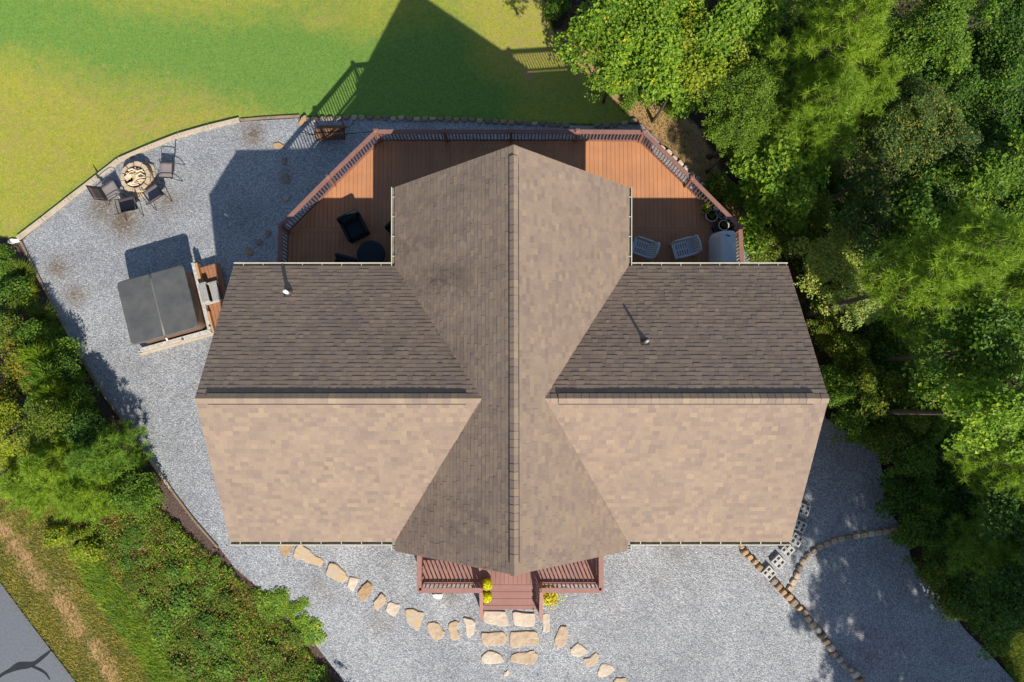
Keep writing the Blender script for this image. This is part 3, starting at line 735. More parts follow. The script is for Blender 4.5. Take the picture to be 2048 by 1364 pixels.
def post(p, parent, mt, z0, z1, conv=dr, w=.1, cap=True):
    m_ = MB().bar(conv((p[0], p[1], z0)), conv((p[0], p[1], z1)), w, w)
    o = m_.build('railing_post', mt, parent)
    if cap:
        c = MB(); q = Vector((p[0], p[1], z1)); cw = w * .72
        c.add([conv((q.x + sx * cw, q.y + sy * cw, q.z + zz)) for zz in (0.002, .03) for sx, sy in ((-1, -1), (1, -1), (1, 1), (-1, 1))] + [conv((q.x, q.y, q.z + .065))],
              [(0, 1, 2, 3), (0, 4, 5, 1), (1, 5, 6, 2), (2, 6, 7, 3), (3, 7, 4, 0), (4, 8, 5), (5, 8, 6), (6, 8, 7), (7, 8, 4)])
        c.build('post_cap', mt, o)
for a, b in zip(RL[1:-2], RL[2:-1]): rail_section(a, b, dk, M['rail'])
for p in RL[1:-1]: post(p, dk, M['rail'], T(p.x, p.y) - .1, DZ + .06)
wp = Vector((RL[1].x, YN + .12, 0)); es = Vector((RL[-2].x + .03, y_wall + .1, 0))
rail_section(wp, RL[1], dk, M['rail']); post(wp, dk, M['rail'], -2.4, DZ + .06)
rail_section(RL[-2], es, dk, M['rail'])
# stairs going down from the west end of the deck, along the house
st = thing('stairs', 'brown wooden stairs dropping from the west end of the deck beside the house', 'stairs', (RL[1].x, YN, T(-9.6, YN)))
sz = st.location.z
def sr(p): return (p[0] - RL[1].x, p[1] - YN, p[2] - sz)
zb = T(-9.75, YN) + .03; nst = 12; xend = -9.55
for i in range(nst):
    t0 = (i + .5) / nst; m_ = MB(); xx = lerp(RL[1].x, xend, t0); m_.box(sr((xx, YN - .2, lerp(0, zb, (i + 1) / (nst + .001)) - .02)), (abs(xend - RL[1].x) / nst + .03, .85, .04)); m_.build('tread', M['deck'], st)
ra, rb = (RL[1].x, YN + .2), (xend, YN + .2)
rail_section(ra, rb, st, M['rail'], 0, zb + .1, .92, sr, .12, 16)
post(rb, st, M['rail'], zb - .1, zb + 1.12, sr)
MB().bar(sr((RL[1].x, YN + .26, -.12)), sr((xend, YN + .26, zb + .05)), .04, .24).build('stringer', M['rail'], st)

# ------------------------------------------------------------------ front porch
pw = un(838, 1181, DZ); pe = un(1203, 1181, DZ); sw_ = un(962, 1181, DZ); se_ = un(1083, 1181, DZ)
yf = pw.y
po = thing('porch', 'small reddish brown front porch with railings and central steps', 'porch', (0, yf, T(0, yf)))
pz = po.location.z
def pr_(p): return (p[0], p[1] - yf, p[2] - pz)
mb = MB(); x = pw.x - .05
while x < pe.x + .05:
    mb.box(pr_((x + .069, (yf - .04 + -3.6) / 2, -.018)), (.137, abs(-3.6 - yf + .04), .036)); x += .145
mb.build('decking', M['porch'], po)
for a_, b_ in (((pw.x - .03, yf - .02), (sw_.x, yf - .02)), ((se_.x, yf - .02), (pe.x + .03, yf - .02)), ((pw.x - .03, yf), (pw.x - .03, -3.6)), ((pe.x + .03, yf), (pe.x + .03, -3.6))):
    MB().bar(pr_((*a_, -.15)), pr_((*b_, -.15)), .04, .22).build('rim_board', M['prail'], po)
top = {}
rail_section((pw.x, yf), (sw_.x, yf), po, M['prail'], conv=pr_, capw=.155, nb=14); rail_section((se_.x, yf), (pe.x, yf), po, M['prail'], conv=pr_, capw=.155, nb=14)
rail_section((pw.x, yf + .0), (pw.x, -3.7), po, M['prail'], conv=pr_, capw=.155); rail_section((pe.x, yf), (pe.x, -3.7), po, M['prail'], conv=pr_, capw=.155)
for p in ((pw.x, yf), (sw_.x, yf), (se_.x, yf), (pe.x, yf)): post(p, po, M['prail'], T(p[0], p[1]) - .05, DZ - .04, pr_, .1, False)
# steps
nst = 4; zg = T(0, yf - 1) + .03; tr = .265
for i in range(nst):
    z = lerp(0, zg, (i + .0) / nst) - (0.004 if i == 0 else 0)
    z = -.17 * i - .02
    m_ = MB(); yy = yf + .02 - tr * (i + .5) + .06
    for q_ in (-1, 1): m_.box(pr_(((sw_.x + se_.x) / 2, yy + q_ * .069, z - .018 - .002 * (q_ > 0))), (se_.x - sw_.x - .1, .128, .036))
    m_.build('tread', M['porch'], po)
    m_ = MB(); m_.box(pr_(((sw_.x + se_.x) / 2, yy - tr / 2 + .03, z - .105)), (se_.x - sw_.x - .12, .02, .135)); m_.build('riser', M['riser'], po)
for xx in (sw_.x, se_.x):
    yb = yf - 1.12
    MB().bar(pr_((xx, yf - .02, -.12)), pr_((xx, yb, zg - .02)), .04, .26).build('stringer', M['prail'], po)
    MB().bar(pr_((xx, yf - .06, DZ - .06)), pr_((xx, yb, zg + .86)), .115, .036).build('handrail', M['prail'], po)
    MB().bar(pr_((xx, yb + .03, zg - .05)), pr_((xx, yb + .03, zg + .86)), .09, .09).build('railing_post', M['prail'], po)
    m_ = MB()
    for k in range(1, 8):
        t0 = k / 8; yy = lerp(yf, yb, t0); m_.bar(pr_((xx, yy, lerp(0, zg, t0) - .02)), pr_((xx, yy, lerp(DZ, zg + .9, t0) - .08)), .034, .034, (0, 1, 0))
    m_.build('balustrade', M['prail'], po)

# ------------------------------------------------------------------ stones
def rough_poly(poly, k=2, j=.012):
    out = []; n = len(poly)
    for i in range(n):
        a, b = Vector(poly[i]), Vector(poly[(i + 1) % n])
        for q in range(k):
            p = a.lerp(b, q / k); out.append((p.x + random.gauss(0, j), p.y + random.gauss(0, j)))
    # one smoothing pass
    m_ = len(out)
    return [((out[i - 1][0] + 4 * out[i][0] + out[(i + 1) % m_][0]) / 6, (out[i - 1][1] + 4 * out[i][1] + out[(i + 1) % m_][1]) / 6) for i in range(m_)]
def stone(pxpoly, label, m, th=.07, name='flagstone', cat='flagstone', group=None, tilt=.02, inset=.035, k=3, j=.012):
    pts = [G(u, v, .06) for u, v in pxpoly]
    c = sum(pts, Vector()) / len(pts); g = T(c.x, c.y) + .03
    poly = rough_poly([(p.x - c.x, p.y - c.y) for p in pts], k, j)
    mb = MB(); n = len(poly)
    area = sum(poly[i][0] * poly[(i + 1) % n][1] - poly[(i + 1) % n][0] * poly[i][1] for i in range(n))
    if area < 0: poly = poly[::-1]
    tx, ty = random.gauss(0, tilt), random.gauss(0, tilt)
    rings = []
    for sc, z in ((1.0, -.08), (1.0, th * .55), (None, th * .95)):
        rr = []
        for p in poly:
            L = math.hypot(*p) or 1; f = 1.0 if sc else max(.2, 1 - inset / L)
            rr.append((p[0] * f, p[1] * f, z + (tx * p[0] + ty * p[1] + random.gauss(0, .004) if z > 0 else 0)))
        rings.append(rr)
    inner = [(p[0] * .5, p[1] * .5, th + tx * p[0] * .5 + ty * p[1] * .5 + random.gauss(0, .0025)) for p in poly]; rings.append(inner)
    vs = [q for r in rings for q in r] + [(0, 0, th + random.gauss(0, .003))]
    fs = [(i * n + q, i * n + (q + 1) % n, (i + 1) * n + (q + 1) % n, (i + 1) * n + q) for i in range(3) for q in range(n)]
    fs += [(3 * n + q, 3 * n + (q + 1) % n, 4 * n) for q in range(n)] + [tuple(range(n - 1, -1, -1))]
    mb.add(vs, fs); o = mb.build(name, m); o.location = (c.x, c.y, g)
    o.data.polygons.foreach_set('use_smooth', [False] * len(o.data.polygons))
    return tag(o, label, cat, group)
def zp(L, ox, oy, s): return [(ox + a / s, oy + b / s) for a, b in L]
A2 = lambda L: zp(L, 500, 1000, 3.724)
A3 = lambda L: zp(L, 900, 1000, 3.724)
ORD = ['first','second','third','fourth','fifth','sixth','seventh','eighth','ninth','tenth','eleventh','twelfth','thirteenth','fourteenth','fifteenth','sixteenth','seventeenth','eighteenth','nineteenth','twentieth','twenty-first','twenty-second','twenty-third','twenty-fourth','twenty-fifth','twenty-sixth','twenty-seventh','twenty-eighth','twenty-ninth','thirtieth','thirty-first','thirty-second','thirty-third','thirty-fourth','thirty-fifth','thirty-sixth','thirty-seventh','thirty-eighth','thirty-ninth','fortieth','forty-first','forty-second','forty-third','forty-fourth']
PATH = 'flagstones curving away from the front steps'; SLAB = 'stone slabs in front of the porch steps'
FL = [
 (A2([(205,312),(315,312),(300,375),(255,440),(225,380)]), 'tan flagstone half hidden under the front eave', 'rust_stone', PATH),
 (A2([(325,380),(345,345),(385,340),(450,375),(480,410),(545,455),(520,500),(470,485),(400,455),(320,430)]), 'longest flagstone, tan and grey, below the front eave', 'grey_stone', PATH),
 (A2([(565,525),(590,462),(640,475),(690,520),(735,570),(700,620),(640,595),(565,560)]), 'grey and ochre flagstone, third along the path from the eave', 'grey_stone', PATH),
 (A2([(740,570),(805,580),(790,640),(770,685),(720,655)]), 'small grey flagstone touching the grey and ochre one', 'pale', PATH),
 (A2([(800,690),(830,640),(880,610),(912,635),(905,690),(850,760),(815,735)]), 'orange tan flagstone standing slanted, fifth from the eave', 'rust_stone', PATH),
 (A2([(925,750),(985,690),(1015,720),(1010,770),(945,825),(920,790)]), 'pointed tan flagstone, sixth from the eave', 'tan', PATH),
 (A2([(1005,815),(1040,755),(1115,775),(1110,820),(1075,870)]), 'kite shaped tan flagstone, seventh from the eave', 'pale', PATH),
 (A2([(1155,810),(1215,810),(1235,825),(1295,835),(1295,880),(1260,960),(1240,975),(1160,905)]), 'large notched flagstone, tapering to a point at the bottom', 'grey_stone', PATH),
 (A2([(1320,930),(1350,905),(1405,915),(1445,990),(1435,1030),(1395,1055),(1360,1030),(1320,965)]), 'rounded tan flagstone just past the large notched one', 'tan', PATH),
 (A2([(1480,925),(1520,895),(1555,910),(1545,960),(1565,1035),(1500,1045),(1480,980)]), 'narrow waisted flagstone, second from the step slabs', 'tan', PATH),
 (A2([(1580,880),(1640,880),(1680,910),(1670,980),(1640,1030),(1615,1020),(1605,940)]), 'pale flagstone right beside the step slabs', 'pale', PATH),
 (A3([(235,820),(420,825),(440,920),(390,940),(235,905)]), 'left stone slab of the row touching the porch steps', 'pale', SLAB),
 (A3([(465,840),(480,830),(645,835),(635,945),(470,930)]), 'right stone slab of the row touching the porch steps', 'pale', SLAB),
 (A3([(225,985),(400,980),(425,1010),(415,1085),(240,1085)]), 'left stone slab of the middle row before the steps', 'tan', SLAB),
 (A3([(440,985),(645,980),(665,1020),(655,1080),(560,1080),(520,1100),(440,1090)]), 'right stone slab of the middle row, with a cracked edge', 'tan', SLAB),
 (A3([(225,1190),(250,1140),(300,1115),(350,1135),(410,1190),(370,1215),(260,1225)]), 'raised whitish slab, left one of the row farthest from the steps', 'pale', SLAB),
 (A3([(450,1170),(470,1140),(560,1135),(625,1120),(648,1150),(640,1215),(560,1230),(450,1210)]), 'bean shaped slab, right one of the row farthest from the steps', 'tan', SLAB),
 (A3([(685,840),(740,840),(740,985),(690,990)]), 'narrow upright pale slab right of the step handrail', 'pale', PATH),
 (A3([(780,1030),(830,935),(870,935),(880,1030),(860,1075),(810,1110),(780,1080)]), 'leaf shaped tan flagstone right of the narrow pale slab', 'tan', PATH),
 (A3([(890,1110),(950,1062),(1030,1110),(1000,1150),(940,1175),(895,1150)]), 'diamond shaped tan flagstone on the right-hand path', 'pale', PATH),
 (A3([(985,1185),(1050,1175),(1085,1135),(1115,1145),(1110,1190),(1060,1240),(1010,1235)]), 'grey wedge shaped flagstone below the diamond one', 'grey_stone', PATH),
 (A3([(1100,1280),(1130,1225),(1215,1235),(1230,1265),(1150,1325),(1110,1310)]), 'lumpy pale flagstone near the bottom edge of the gravel', 'pale', PATH),
 (A3([(1210,1370),(1225,1325),(1295,1315),(1320,1340),(1315,1395),(1210,1395)]), 'flagstone cut off by the bottom edge of the picture', 'tan', PATH),
 (A3([(405,1280),(425,1258),(445,1300),(405,1308)]), 'tiny pale stone alone below the step slabs', 'pale', None),
 (A2([(1350,700),(1440,700),(1430,735),(1385,740)]), 'white stone against the front of the porch', 'white_stone', None),
 ([(12,485),(22,477),(38,476),(42,482),(24,488)], 'white stone at the far corner where lawn and gravel end', 'white_stone', None),
 ([(545,287),(558,283),(570,290),(560,297),(548,296)], 'ochre stone lying loose on the gravel beside the log rack', 'rust_stone', None),
 ([(562,316),(574,314),(572,330),(565,332)], 'small brown flagstone just inside the roof shadow', 'brown_stone', None),
 ([(562,350),(575,348),(580,366),(566,372)], 'brown flagstone in shade, second inside the roof shadow', 'brown_stone', None),
 ([(565,392),(578,390),(580,400),(566,402)], 'faint grey flagstone in shade beside the deck', 'grey_stone', None),
 ([(530,460),(540,462),(542,474),(533,476)], 'brown flagstone in shade near the corner of the deck', 'brown_stone', None),
 ([(508,484),(522,476),(526,486),(515,492)], 'grey tan flagstone in shade above the stair post', 'brown_stone', None),
 ([(490,500),(500,496),(508,506),(500,514),(492,510)], 'ochre flagstone at the foot of the deck stairs', 'rust_stone', None),
 ([(446,427),(452,427),(457,433),(451,435)], 'small white stone alone in the shade of the roof', 'white_stone', None),
]
for L, lab, m_, g in FL: stone(L, lab, M[m_], random.uniform(.035, .065), group=g, j=.022, inset=.025)

def along(path, n):
    P = [Vector(p) for p in path]; D = [0]
    for a, b in zip(P[:-1], P[1:]): D.append(D[-1] + (b - a).length)
    out = []
    for i in range(n):
        d = D[-1] * (i + .5) / n; k = max(j for j in range(len(D) - 1) if D[j] <= d)
        t = (d - D[k]) / (D[k + 1] - D[k]); out.append((P[k].lerp(P[k + 1], t), (P[k + 1] - P[k]).normalized()))
    return out, D[-1] / n
def stone_row(path, n, w, th, mats, lab, group, name='edging_stone', irr=.12, gap=.92):
    L, step = along(path, n)
    for i, (p, d) in enumerate(L):
        nn = Vector((-d.y, d.x)); l = step * gap / 2 * random.uniform(1 - irr, 1.0); ww = w / 2 * random.uniform(1 - irr, 1 + irr)
        q = p + nn * random.gauss(0, w * irr * .3)
        poly = []
        for a in range(8):
            an = 2 * math.pi * (a + .5) / 8; cx = math.copysign(abs(math.cos(an)) ** .3, math.cos(an)); sy = math.copysign(abs(math.sin(an)) ** .3, math.sin(an))
            poly.append(tuple(q + d * l * cx + nn * ww * sy))
        stone(poly, lab % ORD[min(i, len(ORD) - 1)], M[random.choice(mats)], th * random.uniform(.8, 1.25), name, 'edging stone', group, .06 * irr * 8, .03, 1, .006)
stone_row([(1576,1184),(1590,1158),(1600,1135),(1614,1112),(1640,1094),(1680,1078),(1730,1069),(1778,1062),(1795,1059)], 18, 12.5, .085, ['tan', 'tan', 'pale', 'tan', 'brown_stone'], 'flat tan edging stone, %s along the arc counting from the rock row', 'arc of edging stones across the shaded gravel', irr=.05, gap=.99)
stone([(1778,1060),(1808,1053),(1810,1062),(1782,1067)], 'dark reddish stone where the stone arc meets the bushes', M['rust_stone'], .1, 'edging_stone', 'edging stone', 'arc of edging stones across the shaded gravel')
stone_row([(1478,1086),(1490,1105),(1508,1125),(1524,1138)], 5, 13, .16, ['rust_stone', 'rust_stone', 'pale'], 'rough ochre rock, %s down the row from the eave to the blocks', 'rough rocks from the eave to the cinder blocks', 'rock', .3, 1.0)
stone_row([(1540,1158),(1556,1172),(1568,1186),(1582,1198),(1600,1218),(1618,1238),(1636,1262),(1652,1285),(1668,1304),(1682,1322),(1700,1338),(1716,1356),(1726,1380)], 20, 14, .18, ['rust_stone', 'tan', 'rust_stone', 'brown_stone', 'pale'], 'rough tan rock, %s down the row from the blocks to the bottom edge', 'rough rocks between sunny and shaded gravel', 'rock', .3, 1.0)
stone_row([(606,240),(680,236),(760,236),(840,238),(920,240),(1000,244),(1080,248),(1140,251)], 34, 9, .10, ['brown_stone', 'brown_stone', 'tan', 'rust_stone'], 'small stone edging the lawn behind the deck, %s from the timber end', 'stones between the lawn and the gravel strip', irr=.2)
stone_row([(1186,252),(1225,249),(1262,243),(1276,240)], 5, 10, .12, ['brown_stone', 'tan'], 'loose stone at the forest end of the lawn edge, %s of five', 'stones between the lawn and the gravel strip', irr=.3)
stone_row([(1318,292),(1352,320),(1388,352),(1412,376)], 8, 10, .12, ['pale', 'pale', 'tan'], 'pale stone along the diagonal deck railing, %s from the corner', 'pale stones outside the diagonal railing', irr=.15)
stone([(596,246),(604,234),(614,232),(610,244),(600,254)], 'ochre stone marking the end of the timber lawn edge', M['rust_stone'], .12, 'rock', 'rock')

# cinder blocks: two rows of holes through a solid block
def cinder(u, v, ang, label):
    p = G(u, v); o = thing('cinder_block', label, 'cinder block', (p.x, p.y, T(p.x, p.y) + .02), ang, 'cinder blocks laid flat as stepping stones')
    w, d, h = .36, .36, .16; mb = MB(); mb2 = MB()
    xs_ = [-.18, -.14, -.03, .03, .14, .18]; ys_ = [-.18, -.14, -.05, .05, .14, .18]
    for i in range(5):
        for j in range(5):
            hole = i in (1, 3) and j in (1, 3)
            x0, x1, y0, y1 = xs_[i], xs_[i + 1], ys_[j], ys_[j + 1]
            z1 = .03 if hole else h
            vs = [(x, y, z) for z in (0, z1) for x, y in ((x0, y0), (x1, y0), (x1, y1), (x0, y1))]
            mb.add(vs, [(4, 5, 6, 7)])
            for (a, b, di, dj) in ((0, 1, 0, -1), (1, 2, 1, 0), (2, 3, 0, 1), (3, 0, -1, 0)):
                ni, nj = i + di, j + dj
                nh = (ni in (1, 3) and nj in (1, 3)); out = not (0 <= ni < 5 and 0 <= nj < 5)
                if not hole and (nh or out): mb.add([vs[a], vs[b], vs[b + 4], vs[a + 4]], [(0, 1, 2, 3)])
    mb.build('block', M['concrete'], o)
    sl_ = MB().box((0, 0, h + .001), (.012, .34, .003)); sl_.build('joint', M['brown_stone'], o)
    return o
for u, v, a, lab in ((1535,1144,.75,'cinder block nearest the rock row, in sun'), (1554,1122,.75,'cinder block in sun, next after the one at the rocks'), (1572,1098,.78,'cinder block at the eave corner, half in shade'),
                     (1590,1078,1.0,'cinder block in dappled shade just past the eave corner'), (1597,1051,1.1,'cinder block in shade close along the end wall'), (1605,1018,1.2,'cinder block farthest along the shaded end wall')):
    cinder(u, v, a, lab)

# ------------------------------------------------------------------ edging timbers
def timber(a, b, w, h, label, m, group, name='edging_timber'):
    A, B = G(*a), G(*b); c = (A + B) / 2
    zc = T(c.x, c.y)
    o = thing(name, label, 'timber', (c.x, c.y, zc), 0, group)
    mb = MB().bar((A.x - c.x, A.y - c.y, T(A.x, A.y) + h / 2 + .01 - zc), (B.x - c.x, B.y - c.y, T(B.x, B.y) + h / 2 + .01 - zc), w, h)
    mb.build('beam', m, o, bevel=.008)
    sp = MB()
    for t in (.12, .88):
        q = A.lerp(B, t); sp.box((q.x - c.x, q.y - c.y, T(q.x, q.y) + h + .012 - zc), (.025, .025, .006))
    sp.build('spike', M['iron'], o)
TG = 'pale timbers between the lawn and the gravel'
TP = [(38,478),(88,440),(140,399),(188,362),(239,322),(299,296),(358,273),(418,256),(480,241)]
LB = ['at the far corner beside the white stone', 'second from the white corner stone', 'third from the white corner stone, left of the chairs', 'behind the left patio chair', 'just behind the fire pit', 'behind the right patio chair', 'sixth from the white corner stone', 'last pale one before the log rack side']
for i, (a, b) in enumerate(zip(TP[:-1], TP[1:])):
    a2 = (a[0] + (b[0] - a[0]) * .008, a[1] + (b[1] - a[1]) * .008)
    timber(a2, b, .16, .13, 'pale landscape timber ' + LB[i], M['timber'], TG)
timber((482,241), (542,236), .09, .08, 'thin low edging board continuing from the pale timbers', M['timber_b'], TG); timber((543,236), (600,233), .09, .08, 'thin low edging board ending at the ochre stone', M['timber_b'], TG)
WP = [(44,484),(85,566),(130,654),(165,717),(200,776),(245,838),(290,903),(342,976),(390,1040),(437,1094)]
for i, (a, b) in enumerate(zip(WP[:-1], WP[1:])):
    timber(a, b, .07 if i % 3 else .09, .09, 'thin brown edging board beside the hedge bank, %s from the white corner stone' % ORD[i], M['timber'] if i in (2, 6) else M['timber_b'], 'thin edging boards along the hedge bank', 'edging_board')

# ------------------------------------------------------------------ fire pit and chairs
fp = G(281, 360); fz = T(fp.x, fp.y) + .03
fire = thing('fire_pit', 'round tan stone fire pit filled with split wood', 'fire pit', (fp.x, fp.y, fz))
for row in range(3):
    mb = MB(); n = 11
    for k in range(n):
        a0 = 2 * math.pi * (k + .5 * (row % 2)) / n + .02; a1 = a0 + 2 * math.pi / n - .05; r0 = .415; r1 = .56 + random.uniform(-.02, .03)
        poly = [(r0 * math.cos(a0), r0 * math.sin(a0)), (r1 * math.cos(a0), r1 * math.sin(a0)), ((r1 + .02) * math.cos((a0 + a1) / 2), (r1 + .02) * math.sin((a0 + a1) / 2)), (r1 * math.cos(a1), r1 * math.sin(a1)), (r0 * math.cos(a1), r0 * math.sin(a1)), (r0 * math.cos((a0 + a1) / 2), r0 * math.sin((a0 + a1) / 2))]
        mb.prism(poly, row * .135 + .002, row * .135 + .128 + random.uniform(-.006, .006), .012, .015)
    mb.build('stone_course', M['tan'], fire)
MB().lathe([(.34, -.05), (.405, .0), (.405, .03), (.02, .05)], 18).build('ash_bed', M['char'], fire)
MB().lathe([(.412, .0), (.412, .40), (.398, .40), (.398, .0)], 28).build('steel_ring', M['iron'], fire, True)
for i in range(64):
    r = .33 * math.sqrt(random.random()); an = random.uniform(0, 6.28); an2 = random.choice([.1, .4, .9, 2.4, 2.8]) + random.gauss(0, .25)
    L = random.uniform(.2, .36); rr = random.uniform(.02, .036); c = Vector((fp.x + r * math.cos(an), fp.y + r * math.sin(an), fz + .10 + .0052 * i))
    lim = .385; d = Vector((math.cos(an2), math.sin(an2), random.uniform(-.15, .15)))
    e0, e1 = c - d * L / 2, c + d * L / 2
    for e in (e0, e1):
        k = math.hypot(e.x - fp.x, e.y - fp.y)
        if k > lim: e.x = fp.x + (e.x - fp.x) * lim / k; e.y = fp.y + (e.y - fp.y) * lim / k
    if (e1 - e0).length < .1: continue
    mid = (e0 + e1) / 2
    o = MB().tube([e0 - mid, (e0 - mid) * .3 + Vector((random.gauss(0, .012), random.gauss(0, .012), 0)), e1 - mid], [rr, rr * 1.1, rr * .85], 5).build('firewood', M['kindling'])
    o.location = mid; tag(o, 'pale split stick piled inside the round stone fire pit', 'firewood', 'sticks in the fire pit')
for L, lab in (([(292,336),(298,327),(308,330),(312,342),(308,354),(300,346)], 'flat tan stone on the ground right of the fire pit'), ([(303,345),(311,342),(313,354),(306,360)], 'small tan stone between fire pit and right patio chair'), ([(252,372),(262,378),(266,388),(256,386),(249,378)], 'flat stone on the ground left of the fire pit foot'), ([(266,384),(282,386),(294,382),(288,394),(276,398),(268,394)], 'flat ochre stone below the fire pit'), ([(290,322),(297,318),(296,328),(289,332)], 'brown stone upright at the back of the fire pit')):
    stone(L, lab, M[random.choice(['tan', 'rust_stone', 'tan'])], .1, j=.01, group='flat stones around the fire pit')

def patio_chair(u, v, face, label, sl_=('sling', 'sling_b')):
    p = G(u, v); o = thing('patio_chair', label, 'chair', (p.x, p.y, T(p.x, p.y) + .03), face, 'sling chairs around the fire pit')
    w = .29
    # seat and back as sagging slings
    def sling(prof, name, m):
        vs = []; n = len(prof); k = 6
        for (y, z) in prof:
            for i in range(k + 1):
                x = -w + 2 * w * i / k; vs.append((x, y, z - .018 * math.sin(math.pi * i / k)))
        fs = [(a * (k + 1) + i, a * (k + 1) + i + 1, (a + 1) * (k + 1) + i + 1, (a + 1) * (k + 1) + i) for a in range(n - 1) for i in range(k)]
        me_ = MB().add(vs, fs).build(name, M[m], o, True); md = me_.modifiers.new('thick', 'SOLIDIFY'); md.thickness = .008
    sling([(.27, .44), (.1, .41), (-.08, .395), (-.24, .40)], 'seat', sl_[0]); sling([(-.25, .42), (-.33, .62), (-.41, .84), (-.47, 1.02)], 'backrest', sl_[1])
    for s in (-1, 1):
        x = s * (w + .012)
        MB().tube([(x, .29, .43), (x, .1, .415), (x, -.25, .405), (x, -.33, .62), (x, -.41, .84), (x, -.475, 1.03)], .013, 6).build('side_rail', M['bronze'], o, True)
        MB().tube([(x + s * .03, .30, .0), (x + s * .03, .27, .45), (x + s * .035, .22, .62), (x + s * .035, .1, .655), (x + s * .035, -.15, .64), (x + s * .02, -.33, .62)], .014, 6).build('armrest', M['bronze'], o, True)
        MB().tube([(x, -.1, .42), (x + s * .02, -.38, .2), (x + s * .02, -.50, 0)], .014, 6).build('leg', M['bronze'], o, True)
    MB().tube([(-w, -.475, 1.03), (w, -.475, 1.03)], .013, 6).build('top_bar', M['bronze'], o, True)
    MB().tube([(-w - .03, .28, .2), (w + .03, .28, .2)], .01, 6).build('stretcher', M['bronze'], o, True)
def face_to(u, v, tu, tv):
    a, b = G(u, v), G(tu, tv); d = b - a; return math.atan2(-d.x, d.y)
for (u, v, tu, tv, lab, sl_) in ((344,347,240,345,'patio chair with its brown back to the house, right of the fire pit',('sling','sling_b')), (233,387,300,350,'patio chair nearest the lawn timber, left of the fire pit',('sling','sling_b')),
                            (268,415,258,350,'dark seated patio chair at the near left of the fire pit',('sling_b','sling')), (318,394,290,350,'patio chair with a light cushion edge, near right of the fire pit',('sling','sling_b'))):
    patio_chair(u, v, face_to(u, v, tu, tv), lab, sl_)

# ------------------------------------------------------------------ hot tub
hp = G(346, 618); tg = T(hp.x, hp.y) + .03; TA = .272; TH = 1.2
tub = thing('hot_tub', 'square hot tub under a folded-seam grey cover', 'hot tub', (hp.x, hp.y, tg), TA)
def rrect(hx, hy, r, n=5):
    out = []
    for cx, cy, a0 in ((hx - r, hy - r, 0), (-hx + r, hy - r, 90), (-hx + r, -hy + r, 180), (hx - r, -hy + r, 270)):
        out += [(cx + r * math.cos(math.radians(a0 + 90 * k / n)), cy + r * math.sin(math.radians(a0 + 90 * k / n))) for k in range(n + 1)]
    return out
MB().prism(rrect(1.13, 1.07, .2), 0, TH - .12).build('cabinet', M['cabinet'], tub)
MB().prism(rrect(1.16, 1.10, .22), TH - .119, TH - .075).build('shell_rim', M['ledge'], tub)
cv = MB()
for sx in (-1, 1):
    hx, hy, r = 1.2, 1.15, .16
    full = rrect(hx, hy, r); half = clip_poly(full, 0, .012 * sx, sx < 0)
    n = len(half); c_ = (sx * .6, 0)
    def zc_(x, k): return TH + .012 * (1 - abs(x) / 1.2) + k
    rings = [[(p[0], p[1], TH - .075) for p in half], [(p[0], p[1], TH - .012) for p in half], [(c_[0] + (p[0] - c_[0]) * .965, c_[1] + (p[1] - c_[1]) * .972, TH + .01 * (1 - abs(p[0]) / 1.2) + .004) for p in half]]
    vs = [q for rr_ in rings for q in rr_] + [(c_[0], 0, TH + .016)]
    fs = [(i * n + q, i * n + (q + 1) % n, (i + 1) * n + (q + 1) % n, (i + 1) * n + q) for i in range(2) for q in range(n)] + [(2 * n + q, 2 * n + (q + 1) % n, 3 * n) for q in range(n)] + [tuple(range(n))]
    cv.add(vs, fs)
cov = cv.build('cover', M['spa'], tub)
MB().tube([(0, -1.13, TH), (0, -.5, TH + .008), (0, .2, TH + .01), (0, .75, TH + .006), (0, 1.13, TH - .004)], [.045, .042, .038, .04, .045], 8).build('hinge_seam', M['seam'], cov, True)
for y in (-.4, .35): MB().box((1.205, y, TH - .06), (.012, .04, .14)).build('strap', M['iron'], cov)
MB().tube([(.0, -1.2, TH - .05), (0, -1.28, TH - .12)], .03, 8).build('latch', M['pvc'], cov)
# white ledge and timber frame round two sides
lg = MB(); lg.box((-.02, -1.22, .2), (2.62, .13, .4)); lg.box((1.255, .10, .2), (.13, 2.50, .4)); lg.build('ledge', M['ledge'], tub)
fr = MB(); fr.box((0, -1.34, .1), (2.86, .09, .2)); fr.build('base_timber', M['timber'], tub)
MB().box((1.365, .75, .205), (.07, 1.1, .41)).build('side_timber', M['frame_wood'], tub); MB().box((1.365, -.90, .205), (.07, .75, .41)).build('side_timber', M['frame_wood'], tub)
for x_, y_ in ((-1.34, -1.26), (.25, -1.3), (1.30, -1.1), (1.28, 1.30)): MB().lathe([(.035, .4), (.045, .45), (.02, .5)], 8, (x_, y_, 0)).build('bolt_cap', M['lead'], tub)
R_ = Matrix.Rotation(TA, 3, 'Z')
def near_tub(x_, y_): q = R_ @ Vector((x_, y_, 0)); return (hp.x + q.x, hp.y + q.y, T(hp.x + q.x, hp.y + q.y) + .03)
pf = thing('platform', 'low brown board platform beside the hot tub', 'platform', near_tub(1.72, .0), TA)
pl_ = MB()
for i in range(5): pl_.box((-.22 + .147 * i - .07, 0, .17), (.138, 2.3, .04))
pl_.build('boards', M['board'], pf); MB().box((0, 1.12, .075), (.7, .04, .15)).box((0, -1.12, .075), (.7, .04, .15)).box((0, 0, .075), (.7, .04, .15)).build('bearer', M['timber_b'], pf)
sp_ = thing('spa_steps', 'grey two-tread spa steps standing on the brown platform', 'steps', near_tub(1.60, .12), TA)
sp_.location.z += .19
